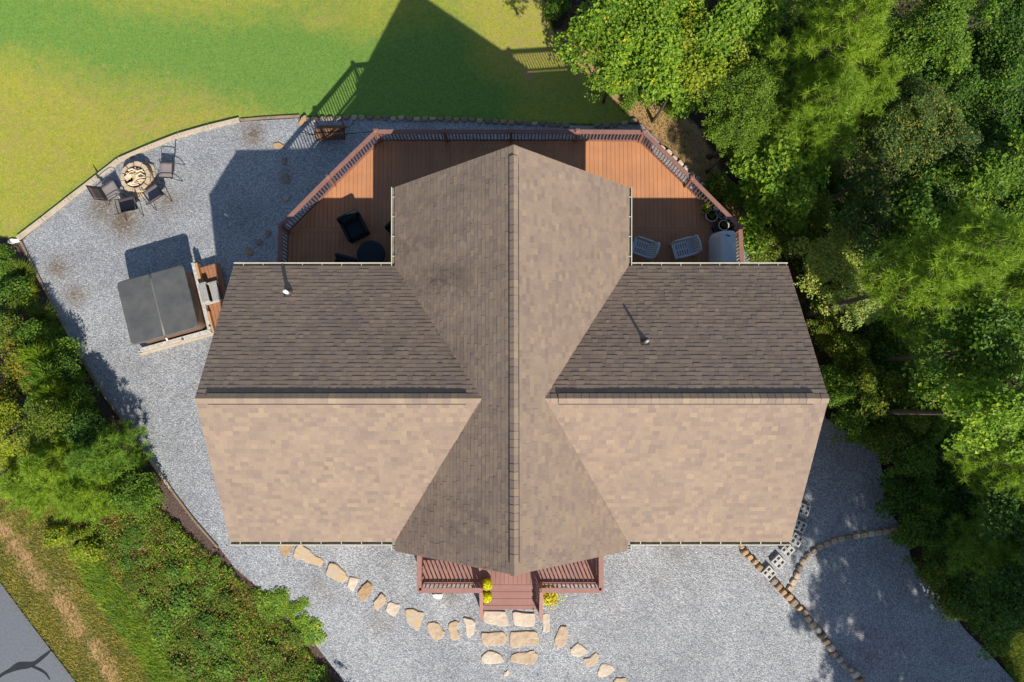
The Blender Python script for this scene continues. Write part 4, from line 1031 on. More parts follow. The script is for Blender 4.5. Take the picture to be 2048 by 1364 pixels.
for i, (x_, z_) in enumerate(((-.15, .46), (.16, .23))):
    m_ = MB()
    for k in range(5): m_.box((x_ - .11 + .055 * k, 0, z_), (.047, .66, .03))
    m_.box((x_, 0, z_ - .03), (.27, .66, .03)); m_.build('tread', M['step_grey'], sp_)
for s in (-1, 1):
    m_ = MB(); y_ = s * .345
    m_.add([(x, y_ + d_, z) for d_ in (-.02, .02) for x, z in ((-.3, 0), (.31, 0), (.31, .225), (.0, .225), (.0, .46), (-.3, .46))], [(0, 1, 2, 3, 4, 5), (11, 10, 9, 8, 7, 6)] + [(i, (i + 1) % 6, (i + 1) % 6 + 6, i + 6) for i in range(6)])
    m_.build('side_panel', M['ledge'], sp_)

# ------------------------------------------------------------------ firewood rack
wp_ = G(664, 268); wz = T(wp_.x, wp_.y) + .03
rk = thing('log_rack', 'black iron log rack with long curved handles by the deck', 'log rack', (wp_.x, wp_.y, wz), .03)
MB().tube([(-1.05, -.02, .30), (-.85, -.06, .14), (-.6, -.07, .09), (0, -.07, .09), (.6, -.06, .09), (1.6, 0, .12)], .014, 6).build('rail', M['iron'], rk, True)
MB().tube([(-.85, .26, .42), (-.7, .2, .16), (-.55, .18, .09), (.55, .18, .09), (.75, .22, .14), (.95, .28, .38)], .014, 6).build('rail', M['iron'], rk, True)
for x_ in (-.5, .5):
    MB().tube([(x_, -.34, .62), (x_, -.33, .3), (x_, -.28, .03), (x_, .28, .03), (x_, .33, .3), (x_, .34, .62)], .016, 6).build('hoop', M['iron'], rk, True)
k = 0
for row, (z_, ys_) in enumerate(((.12, (-.22, -.07, .08, .23)), (.25, (-.2, -.03, .14)), (.37, (-.16, .02)))):
    for y_ in ys_:
        mid = Vector((wp_.x + random.uniform(-.05, .05), wp_.y + y_, wz + z_)); L = random.uniform(.95, 1.1); r_ = random.uniform(.058, .078)
        o = MB().tube([(-L / 2, 0, 0), (-L / 6, .006, .004), (L / 5, -.006, 0), (L / 2, 0, 0)], [r_, r_ * 1.05, r_ * .97, r_ * .93], 9).build('log', M['log'], smooth=False)
        o.location = mid; o.rotation_euler = (random.uniform(0, 3), 0, random.gauss(.03, .02)); tag(o, 'brown log stacked in the black rack outside the deck railing', 'log', 'logs in the iron rack')

# ------------------------------------------------------------------ deck furniture
def wicker_chair(u, v, rot, label):
    p = un(u, v, .4); o = thing('armchair', label, 'armchair', (p.x, p.y, 0), rot, 'black armchairs on the deck')
    MB().box((0, 0, .2), (.74, .70, .26)).build('base', M['black'], o, bevel=.03)
    MB().box((0, .05, .40), (.56, .58, .13)).build('seat_cushion', M['cushion'], o, bevel=.04)
    for s in (-1, 1): MB().box((s * .335, .02, .45), (.09, .68, .28)).build('armrest', M['black'], o, bevel=.03)
    MB().box((0, -.36, .55), (.76, .12, .58), 0, .16).build('backrest', M['black'], o, bevel=.035)
    MB().box((0, -.25, .62), (.56, .12, .40), 0, .2).build('back_cushion', M['cushion'], o, bevel=.04)
    for sx in (-1, 1):
        for sy in (-1, 1): MB().box((sx * .32, sy * .3, .035), (.05, .05, .07)).build('leg', M['iron'], o)
wicker_chair(709, 456, math.radians(180 + 27), 'black armchair alone in the middle of the shaded deck')
wicker_chair(690, 541, math.radians(180 + 345), 'black armchair mostly hidden under the long eave')
wicker_chair(800, 457, math.radians(90 + 45), 'black armchair peeking out from under the gable eave')
tp = un(741, 508, .5); tb = thing('table', 'round table under a dark cover on the shaded deck', 'table', (tp.x, tp.y, 0))
MB().lathe([(.05, .485), (.43, .49), (.47, .475), (.475, .40), (.465, .36), (.462, .36)], 32).build('cover', M['dark_cloth'], tb, True)
MB().lathe([(.05, .5), (.42, .497)], 32).build('tabletop', M['dark_cloth'], tb)
for a in range(4): MB().tube([(.2 * math.cos(a * 1.57 + .7), .2 * math.sin(a * 1.57 + .7), .40), (.36 * math.cos(a * 1.57 + .7), .36 * math.sin(a * 1.57 + .7), 0)], .02, 6).build('leg', M['iron'], tb)

def plastic_chair(u, v, rot, label):
    p = un(u, v, .42); o = thing('plastic_chair', label, 'chair', (p.x, p.y, 0), rot, 'pale plastic chairs on the deck')
    # seat: a frame with a spine and cross bars leaving two columns of slots
    s_ = MB(); z = .41
    s_.box((0, .29, z - .005), (.52, .10, .03)); s_.box((0, -.23, z - .03), (.44, .08, .03))
    for sx in (-1, 1): s_.box((sx * .225, .03, z - .015), (.07, .44, .03))
    s_.box((0, .03, z - .016), (.06, .44, .028))
    for k in range(6): s_.box((0, -.17 + .082 * k, z - .017), (.40, .045, .026))
    s_.build('seat', M['plastic'], o)
    b_ = MB()
    for k in range(7):
        x = -.23 + .0767 * k; b_.bar((x * .92, -.26, z), (x * 1.04, -.44, .86), .05, .02)
    b_.tube([(-.27, -.41, .80), (-.25, -.445, .88), (-.12, -.465, .925), (.12, -.465, .925), (.25, -.445, .88), (.27, -.41, .80)], .03, 8); b_.bar((-.25, -.27, z + .02), (.25, -.27, z + .02), .05, .04)
    b_.build('backrest', M['plastic'], o)
    for sx in (-1, 1):
        MB().tube([(sx * .285, .27, .60), (sx * .29, .1, .635), (sx * .29, -.2, .64), (sx * .27, -.40, .66)], [.028, .034, .034, .03], 8).build('armrest', M['plastic'], o, True)
        MB().tube([(sx * .29, .25, .62), (sx * .29, .3, .3), (sx * .30, .33, 0)], [.022, .028, .024], 8).build('leg', M['plastic'], o, True)
        MB().tube([(sx * .25, -.24, .42), (sx * .27, -.42, 0)], [.03, .024], 8).build('leg', M['plastic'], o, True)
plastic_chair(1284, 497, math.radians(70), 'pale plastic chair close to the gable gutter')
plastic_chair(1366, 498, math.radians(105), 'pale plastic chair beside the covered grill')

# covered grill
gp = un(1447, 505, .6); gl = thing('grill', 'grill under a grey fabric cover beside the railing', 'grill', (gp.x + .03, gp.y + .02, 0))
cvr = MB(); prof = [(.33, .66, .03, .05), (.345, .68, .35, .04), (.31, .655, .80, .02), (.265, .62, 1.06, 0), (.24, .60, 1.12, 0), (.12, .45, 1.135, 0)]
n = 24; vs = []
for hx, hy, z, wv in prof:
    for k in range(n):
        a = 2 * math.pi * (k + .5) / n; cx = math.copysign(abs(math.cos(a)) ** .35, math.cos(a)); sy = math.copysign(abs(math.sin(a)) ** .35, math.sin(a))
        q = 1 + wv * math.sin(k * 2.6 + 1); vs.append((-.0 + hx * cx * q - (.06 if z < .5 else 0) * (cx < 0), hy * sy * q, z))
cvr.add(vs, [(i * n + k, i * n + (k + 1) % n, (i + 1) * n + (k + 1) % n, (i + 1) * n + k) for i in range(len(prof) - 1) for k in range(n)] + [tuple((len(prof) - 1) * n + k for k in range(n))])
gc = cvr.build('cover', M['grill'], gl)
MB().box((-.02, .44, 1.145), (.14, .03, .012), -.35).build('handle', M['iron'], gc)
for sx in (-1, 1):
    for sy in (-1, 1): MB().box((sx * .25, sy * .5, .03), (.06, .06, .06)).build('caster', M['iron'], gl)

# ------------------------------------------------------------------ foliage building
def leaf_cards(P, Nn, L, Wd, r, fold=.25, hexa=False):
    """diamond leaves folded along the midrib: P centres, Nn normals, L lengths, Wd widths"""
    n = len(P); Nn = Nn / (np.linalg.norm(Nn, axis=1, keepdims=True) + 1e-9)
    t = r.normal(size=(n, 3)); t -= (t * Nn).sum(1, keepdims=True) * Nn; t /= np.linalg.norm(t, axis=1, keepdims=True) + 1e-9
    b = np.cross(Nn, t); L = L[:, None]; Wd = Wd[:, None]
    v0 = P - t * L / 2; v2 = P + t * L / 2 - Nn * L * .12; v1 = P + b * Wd / 2 + Nn * Wd * fold - t * L * .08; v3 = P - b * Wd / 2 + Nn * Wd * fold - t * L * .08
    V = np.stack([v0, v1, v2, v3], 1).reshape(-1, 3); i = np.arange(n)[:, None] * 4
    return V, np.concatenate([i + np.array([[0, 1, 2]]), i + np.array([[0, 2, 3]])], 1).reshape(-1, 3)
def unit(n, r):
    v = r.normal(size=(n, 3)); return v / np.linalg.norm(v, axis=1, keepdims=True)
def crown_broad(R, H, leaf, seed, clump=.55, dens=1.0, flat=.45):
    r = np.random.default_rng(seed); nc = int(12 * R * R / (clump / .55) ** 2 + 8)
    nb = int(9 + 5 * R); bd = unit(nb, r); bd[:, 2] = np.abs(bd[:, 2]) * 1.2 - .25; bl = r.uniform(.55, 1.18, nb)
    k = r.integers(0, nb, nc); rad = r.uniform(.3, 1.0, nc) ** .6
    c = bd[k] * (bl[k] * rad)[:, None] + r.normal(0, .15, (nc, 3)) * np.array([1, 1, .7])
    c = c * np.array([R, R, H / 2]) * .92
    cr = clump * r.uniform(.5, 1.2, nc)
    per = (150 * dens * (cr / .55) ** 2 * (.15 / leaf) ** 1.7).astype(int) + 6
    idx = np.repeat(np.arange(nc), per); n = len(idx)
    rho = np.sqrt(r.random(n)) * cr[idx] * (1 + .35 * np.sin(5 * r.random(n) * 6.28) * .3); ph = r.random(n) * 6.283
    out = c[idx] / np.array([R, R, H / 2]); out /= np.linalg.norm(out, axis=1, keepdims=True) + 1e-6
    P = np.stack([rho * np.cos(ph), rho * np.sin(ph), (1 - (rho / cr[idx]) ** 2) * cr[idx] * flat + r.normal(0, .22, n) * cr[idx]], 1)
    # droop clump with the crown's outward direction
    P[:, 2] -= (P[:, 0] * out[:, 0] + P[:, 1] * out[:, 1]) * .75
    Nn = np.array([0, 0, 1.0]) + out * .5 + r.normal(0, .45, (n, 3))
    L = leaf * r.uniform(.5, 1.55, n)
    V, Fc = leaf_cards(P + c[idx], Nn, L, L * r.uniform(.6, .9, n), r)
    return V, Fc, c
def crown_fine(R, H, leaf, seed, dens=1.0):
    """flat feathery sprays of tiny leaves"""
    r = np.random.default_rng(seed); ns = int(70 * R * R) + 20
    a = r.random(ns) * 6.283; q = np.sqrt(r.random(ns)); zz = (1 - q ** 1.6) * H * .5 * r.uniform(.2, 1, ns) - .2 * H * q
    c = np.stack([q * R * .9 * np.cos(a), q * R * .9 * np.sin(a), zz], 1)
    per = int(95 * dens); idx = np.repeat(np.arange(ns), per); n = len(idx)
    t = r.random(n) * 2 - 1; s = r.normal(0, .3, n) * (1 - np.abs(t) * .6); ln = r.uniform(.28, .5, ns)[idx]
    da = a[idx] + r.normal(0, .5, ns)[idx]
    P = np.stack([np.cos(da) * t * ln - np.sin(da) * s * ln, np.sin(da) * t * ln + np.cos(da) * s * ln, -.25 * np.abs(t + .4) * ln + r.normal(0, .035, n)], 1) + c[idx]
    L = leaf * r.uniform(.7, 1.4, n); Nn = np.array([0, 0, 1.0]) + r.normal(0, .45, (n, 3))
    V, Fc = leaf_cards(P, Nn, L, L * .5, r)
    return V, Fc, c[::6]
def crown_pine(R, H, seed, tufts=1.0, needle=.25):
    """whorled branches carrying starburst needle tufts"""
    r = np.random.default_rng(seed); Pc = []; Dc = []; tips = []
    levels = max(4, int(H / .42))
    for l in range(levels):
        z = -H / 2 + H * (l + .6) / levels; rl = R * (1 - (l + .2) / levels) ** .75 + .12; nb = r.integers(6, 9)
        a0 = r.random() * 6.28
        for k in range(nb):
            a = a0 + k * 6.283 / nb + r.normal(0, .22); ln = rl * r.uniform(.65, 1.12); tips.append((ln * .9 * math.cos(a), ln * .9 * math.sin(a), z + ln * .1))
            m_ = max(3, int(ln / .12 * tufts))
            for j in range(m_):
                f = .3 + .7 * (j + r.random()) / m_; side = r.normal(0, .24 * (1.2 - f) + .05) * ln
                Pc.append((math.cos(a) * ln * f - math.sin(a) * side, math.sin(a) * ln * f + math.cos(a) * side, z + ln * f * .18 + r.normal(0, .05)))
                Dc.append((math.cos(a) * .55, math.sin(a) * .55, .75))
    Pc = np.array(Pc); Dc = np.array(Dc); nn = 46; idx = np.repeat(np.arange(len(Pc)), nn); n = len(idx)
    d = unit(n, r) + Dc[idx] * .6; d /= np.linalg.norm(d, axis=1, keepdims=True)
    L = needle * r.uniform(.65, 1.2, n); side = np.cross(d, unit(n, r)); side /= np.linalg.norm(side, axis=1, keepdims=True) + 1e-9
    b = Pc[idx] + r.normal(0, .02, (n, 3)); w = .0105
    V = np.stack([b - side * w, b + side * w, b + d * L[:, None]], 1).reshape(-1, 3)
    Fc = np.arange(n * 3).reshape(-1, 3)
    return V, Fc, np.array(tips)
def grass_tuft(R, H, seed, n=420):
    r = np.random.default_rng(seed); a = r.random(n) * 6.283; q = np.sqrt(r.random(n)) * R * .55
    b = np.stack([q * np.cos(a), q * np.sin(a), np.zeros(n)], 1); d = a + r.normal(0, .7, n); L = H * r.uniform(.6, 1.2, n); w = .009
    s = np.stack([-np.sin(d), np.cos(d), np.zeros(n)], 1) * w; o = np.stack([np.cos(d), np.sin(d), np.zeros(n)], 1); z = np.array([0, 0, 1.0])
    m1 = b + o * (L * .25)[:, None] + z * (L * .7)[:, None]; m2 = b + o * (L * .75)[:, None] + z * (L * .75)[:, None]
    V = np.stack([b - s, b + s, m1 + s, m1 - s, m2], 1).reshape(-1, 3); i = np.arange(n)[:, None] * 5
    F4 = [tuple(x) for x in (i + np.array([[0, 1, 2, 3]])).tolist()] + [tuple(x) for x in (i + np.array([[3, 2, 4]])).tolist()]
    return V, F4, b[:1]
CROWNS = {}
def crown_mesh(kind, R, H, variant):
    Rb = max(.25, round(R / .35) * .35); key = (kind, round(Rb, 2), variant)
    if key not in CROWNS:
        seed = (hash(kind) & 0) + sum(map(ord, kind)) * 31 + int(Rb * 100) * 7 + variant
        Hb = Rb * {'pine': 2.4, 'young_pine': 2.2, 'hemlock': 1.3}.get(kind, 1.5)
        if kind == 'big': V, Fc, c = crown_broad(Rb, Hb, .105, seed, .44, 1.0)
        elif kind == 'broad': V, Fc, c = crown_broad(Rb, Hb, .085, seed, .40, 1.0)
        elif kind == 'small': V, Fc, c = crown_broad(Rb, Hb, .06, seed, .32, .8)
        elif kind == 'shrub': V, Fc, c = crown_broad(Rb, Hb, .065, seed, .27, .8)
        elif kind == 'weed': V, Fc, c = crown_broad(Rb, Hb * .5, .055, seed, .19, .6)
        elif kind == 'hemlock': V, Fc, c = crown_fine(Rb, Hb, .062, seed)
        elif kind == 'pine': V, Fc, c = crown_pine(Rb, Hb, seed)
        elif kind == 'young_pine': V, Fc, c = crown_pine(Rb, Hb, seed, 1.3, .18)
        elif kind == 'tuft': V, Fc, c = grass_tuft(Rb, Rb * 1.1, seed)
        me = bpy.data.meshes.new('crown_' + kind); me.from_pydata(V.tolist(), [], [tuple(f) for f in (Fc.tolist() if hasattr(Fc, 'tolist') else Fc)])
        CROWNS[key] = (me, Rb, Hb, c)
    return CROWNS[key]
MATCACHE = {}
def plant(kind, name, cat, u, v, rpx, h, leaf, label, group=None, vmul=1.0, world=None):
    """crown centre seen at (u, v), crown radius rpx in photograph px, total height h above the ground"""
    zc = -2.0
    for _ in range(15):
        p = un(u, v, zc); g = T(p.x, p.y); R = rpx * (CAM_H - zc) / F_PX; crown_h = min(h, R * {'pine': 2.4, 'young_pine': 2.2, 'hemlock': 1.3}.get(kind, 1.5) * vmul); zc = g + h - crown_h / 2
    if world: p = Vector((*world, 0)); g = T(p.x, p.y); R = rpx; crown_h = min(h, R * 1.5 * vmul); zc = g + h - crown_h / 2
    me, Rb, Hb, c = crown_mesh(kind, R, crown_h, random.randrange(3))
    k = (me.name, leaf)
    if k not in MATCACHE:
        m2 = me if not me.materials else me.copy()
        if m2.materials: m2.materials.clear()
        m2.materials.append(LEAF[leaf]); MATCACHE[k] = m2
    me = MATCACHE[k]
    t = thing(name, label, cat, (p.x, p.y, g), 0, group)
    cr = link('foliage' if kind in ('shrub', 'weed', 'tuft') else 'crown', me, t)
    s = R / Rb; sz_ = crown_h / Hb; rot = random.uniform(0, 6.28)
    cr.location = (0, 0, h - crown_h / 2 if kind != 'tuft' else 0); cr.scale = (s * random.uniform(.9, 1.12), s * random.uniform(.9, 1.12), sz_); cr.rotation_euler = (0, 0, rot)
    if kind == 'tuft': return t
    # trunk with limbs reaching to the leaf clumps
    mb = MB(); hc = h - crown_h * (.05 if 'pine' in kind else .35); tr = max(.016, .012 * h + .008 * R); lean = (random.gauss(0, .04) * h, random.gauss(0, .04) * h)
    pts = []
    for i in range(7):
        f = i / 6; pts.append((lean[0] * f * (1 - f) * 2, lean[1] * f * (1 - f) * 2, -.15 + (hc + .15) * f))
    mb.tube(pts, [tr * (1.25 if i == 0 else 1 - .8 * i / 6) for i in range(7)], 7)
    cc, sn = math.cos(rot), math.sin(rot)
    cl = c[:: max(1, len(c) // 26)]
    for q in cl:
        e = Vector(((q[0] * cc - q[1] * sn) * s, (q[0] * sn + q[1] * cc) * s, h - crown_h / 2 + q[2] * sz_))
        zs = max(.1 * h, min(hc * .95, e.z - .35 * math.hypot(e.x, e.y) - .05)); f = zs / hc; st_ = Vector((lean[0] * f * (1 - f) * 2, lean[1] * f * (1 - f) * 2, zs))
        m_ = st_.lerp(e, .55) + Vector((random.gauss(0, .05), random.gauss(0, .05), -.06)) * R
        mb.tube([st_, m_, e], [tr * .34, tr * .2, tr * .06] if 'pine' not in kind else [tr * .22, tr * .13, tr * .05], 5, False)
    mb.build('stem' if kind in ('shrub', 'weed') else 'trunk', M['bark'], t, True)
    return t

# ------------------------------------------------------------------ the wood on the right
WD = 'trees of the wood beside the house'; UN = 'bushes along the edge of the wood'
TREES = [
 # kind, name, cat, u, v, r_px, height, leaf, label
 ('big','broadleaf_tree','tree',1290,55,150,7.5,'bright','large bright green broadleaf tree nearest the lawn at the top edge'),
 ('big','broadleaf_tree','tree',1400,95,105,7.0,'yellow','broadleaf tree with yellowing leaves behind the large bright one'),
 ('broad','broadleaf_tree','tree',1228,135,66,4.2,'bright','small bright tree leaning its tip over the lawn shadow'),
 ('big','broadleaf_tree','tree',1350,150,58,5.2,'bright','vivid green broadleaf tree above the bare tan soil'),
 ('big','broadleaf_tree','tree',1450,20,110,8.0,'bright','broadleaf tree cut by the top edge left of the bright pine'),
 ('hemlock','hemlock_tree','tree',1510,195,108,7.2,'hemlock','feathery fine-needled tree between the bright broadleaf and the bright pine'),
 ('hemlock','hemlock_tree','tree',1482,262,54,5.2,'hemlock','feathery fine-needled tree overhanging the bare tan soil'),
 ('hemlock','hemlock_tree','tree',1575,255,85,6.6,'hemlock','small feathery tree tucked against the bright pine'),
 ('pine','pine_tree','tree',1690,70,120,11.0,'needle','tall yellow-green pine with starburst needles at the top edge'),
 ('pine','pine_tree','tree',1650,215,105,9.2,'needle','yellow-green pine reaching down over the dark gap'),
 ('pine','pine_tree','tree',1740,175,70,8.2,'needle','narrow yellow-green pine on the right flank of the tall pine'),
 ('broad','broadleaf_tree','tree',1870,60,125,8.6,'mid','broadleaf tree at the top edge right of the tall pine'),
 ('broad','broadleaf_tree','tree',1985,110,120,8.0,'dark','dark green broadleaf tree near the top right corner'),
 ('broad','broadleaf_tree','tree',2060,20,90,7.6,'dark','dark broadleaf tree cut by the top right corner'),
 ('broad','broadleaf_tree','tree',1830,165,90,6.2,'dark','shaded broadleaf tree below the one right of the tall pine'),
 ('small','small_leaved_tree','tree',1850,265,120,7.6,'blue','blue-green small-leaved tree with pale tips right of the dark gap'),
 ('small','small_leaved_tree','tree',1760,330,95,6.6,'blue','blue-green small-leaved tree beside the brown leaf gap'),
 ('small','small_leaved_tree','tree',1905,350,110,7.0,'blue','blue-green small-leaved tree lowest of its three'),
 ('broad','broadleaf_tree','tree',2010,255,105,6.8,'dark','dark broadleaf tree at the right edge beside the blue-green trees'),
 ('big','broadleaf_tree','tree',1560,345,90,5.8,'bright','bright large-leaved tree behind the diagonal deck railing'),
 ('big','broadleaf_tree','tree',1542,425,66,3.5,'bright','low bright large-leaved tree next to the deck corner'),
 ('big','broadleaf_tree','tree',1990,365,110,7.6,'mid','large-leaved mid green tree at the right edge below the dark one'),
 ('big','broadleaf_tree','tree',1850,440,105,6.4,'mid','large-leaved tree just above the right-hand pines'),
 ('small','small_leaved_tree','tree',1735,440,90,5.6,'blue','blue-green tree with a pale sunlit tip above the pale bush'),
 ('pine','pine_tree','tree',1960,500,120,11.0,'needle','spreading pine with starburst needles at the right edge'),
 ('pine','pine_tree','tree',1840,565,85,9.2,'needle','pine with starburst needles reaching toward the pale bush'),
 ('pine','pine_tree','tree',2045,575,90,8.6,'needle_d','darker pine cut by the right edge'),
 ('small','pale_bush','bush',1655,555,90,3.7,'pale','large pale green bush touching the corner of the roof'),
 ('small','pale_bush','bush',1715,595,64,3.8,'pale','pale green bush behind the one at the roof corner'),
 ('big','broadleaf_tree','tree',1955,700,120,8.4,'mid','sunlit large-leaved tree below the right-hand pines'),
 ('big','broadleaf_tree','tree',2010,830,125,9.2,'bright','bright broadleaf tree filling the right edge at roof ridge height'),
 ('big','broadleaf_tree','tree',1895,785,85,5.2,'mid','broadleaf tree leaning over the dark hollow by the roof'),
 ('pine','young_pine','pine',2020,925,85,7.0,'needle','soft pale pine on the right edge above the dark hollow'),
 ('broad','broadleaf_tree','tree',2030,1015,85,5.6,'dark','dark broadleaf tree at the right edge beside the shaded gravel'),
 ('pine','young_pine','pine',2000,1095,80,5.0,'needle_d','dark blue-green young pine right of the arc of stones'),
 ('broad','broadleaf_tree','tree',2040,1190,85,5.0,'dark','dark broadleaf tree at the right edge low in the picture'),
]
for k, nm, ct, u, v, r, h, lf, lb in TREES: plant(k, nm, ct, u, v, r, h, lf, lb, WD)
BUSH = [
 ('shrub','bush',1160,36,48,1.3,'purple','dark purple-brown bush at the edge of the lawn'),
 ('shrub','bush',1112,12,30,.9,'mid','small green bush left of the purple-brown one'),
 ('shrub','bush',1205,70,42,1.3,'mid','green bush between the purple-brown bush and the bright tree'),
 ('shrub','bush',1318,182,40,1.5,'bright','vivid low bush under the broadleaf tree by the bare soil'),
 ('shrub','bush',1356,208,36,1.4,'bright','vivid low bush between the bare soil and the feathery tree'),
 ('shrub','bush',1268,190,30,.7,'mid','low green bush at the edge of the bare soil'),
 ('shrub','bush',1432,372,26,.7,'weed','low bush against the diagonal railing'),
 ('shrub','bush',1484,388,38,1.1,'mid','green bush behind the diagonal railing'),
 ('shrub','bush',1520,490,52,2.2,'weed','bush beside the covered grill outside the railing'),
 ('shrub','bush',1575,480,56,2.6,'weed','yellowish bush between the deck corner and the pale bush'),
 ('shrub','bush',1630,440,60,2.9,'weed','bush with yellowish tints above the pale bush'),
 ('shrub','bush',1650,660,50,1.8,'weed','bush against the roof edge below the pale bush'),
 ('shrub','bush',1705,700,62,2.2,'weed','mid green bush second below the pale bush'),
 ('shrub','bush',1680,770,56,2.2,'mid','bush beside the right end of the roof ridge'),
 ('shrub','bush',1745,790,60,2.6,'weed','bush at the rim of the dark hollow'),
 ('shrub','bush',1705,838,52,1.8,'mid','bush overhanging the top end of the shaded gravel'),
 ('shrub','bush',1775,868,64,2.4,'weed','bush with bright tips above the shaded gravel'),
 ('shrub','bush',1815,920,64,2.4,'mid','brightest bush beside the shaded gravel'),
 ('shrub','bush',1800,985,50,1.6,'dark','dark bush overhanging the gravel above the arc of stones'),
 ('shrub','bush',1850,1000,60,2.0,'mid','bush behind the dark one above the arc of stones'),
 ('shrub','bush',1850,1065,58,1.8,'mid','bush at the end of the arc of stones'),
 ('shrub','bush',1905,1060,66,2.4,'dark','dark bush behind the end of the arc of stones'),
 ('shrub','bush',1880,1125,56,1.7,'weed','bush just below the end of the arc of stones'),
 ('shrub','bush',1935,1150,66,2.3,'dark','dark bush second below the arc of stones'),
 ('shrub','bush',1910,1195,48,1.6,'weed','bush at the right margin of the shaded gravel'),
 ('shrub','bush',1975,1215,60,2.2,'dark','dark bush above the sunny grass patch in the corner'),
 ('shrub','bush',1985,1265,40,1.4,'mid','bush beside the sunny grass patch in the corner'),
 ('shrub','bush',1880,880,60,2.2,'dark','dark bush in the hollow behind the brightest bush'),
 ('shrub','bush',1930,985,70,2.4,'dark','dark bush inside the deep hollow'),
 ('shrub','bush',1800,735,58,2.2,'weed','bush in the hollow between the roof ridge and the sunlit trees'),
 ('shrub','bush',1852,835,62,3.0,'mid','bush under the leaning broadleaf tree by the dark hollow'),
 ('shrub','bush',1812,692,60,2.4,'mid','bush below the tip of the right-hand pine'),
 ('shrub','bush',1858,668,58,2.6,'weed','bush hidden behind the one below the pine tip'),
 ('shrub','bush',1836,812,56,3.4,'weed','yellow-green bush below the bright tree at the right edge'),
 ('shrub','bush',1820,810,58,2.7,'dark','dark bush second in the hollow beyond the roof ridge'),
 ('shrub','bush',1775,665,56,2.2,'mid','bush between the pale bush and the sunlit large-leaved tree'),
]
for k, nm, u, v, r, h, lf, lb in BUSH: plant(k, nm, 'bush', u, v, r, h, lf, lb, UN)
# dark undergrowth rank deep inside the wood
UG = [(1640,330),(1700,410),(1610,400),(1780,260),(1720,500),(1790,680),(1840,830),(1770,730),(1950,600),(1900,900),(1960,430),(1550,130),(1620,60),(1790,80),(1930,190),(2040,380),(2040,700),(2030,1120)]
for i, (u, v) in enumerate(UG):
    plant('shrub', 'bush', 'bush', u, v, 68, 2.2, 'dark' if i % 3 else 'weed', 'dark undergrowth bush glimpsed through gaps between the tree crowns', 'undergrowth bushes in the wood')
# tall trees past the lower right corner that shade the gravel
for i, (x, y, R, h, lb) in enumerate(((15.6,-11.3,2.7,12.0,'northernmost of the row'),(15.8,-14.4,2.8,12.2,'second of the row from the north'),(16.4,-17.8,2.7,12.0,'third of the row from the north'),(18.7,-13.0,2.8,12.4,'behind the northernmost one'),(19.2,-16.4,2.8,12.0,'behind the second of the row'),(18.2,-20.8,2.9,12.0,'at the far south end'),(16.0,-20.4,2.8,12.0,'south-west end of the row'),(18.6,-18.6,2.8,12.2,'between the second and last'),(17.6,-10.6,2.6,12.0,'right behind the northernmost one'))):
    plant('broad', 'shade_tree', 'tree', 0, 0, R, h, 'mid', 'tree past the lower right corner shading the gravel, ' + lb, 'shade trees past the lower right corner', 1.0, (x, y))

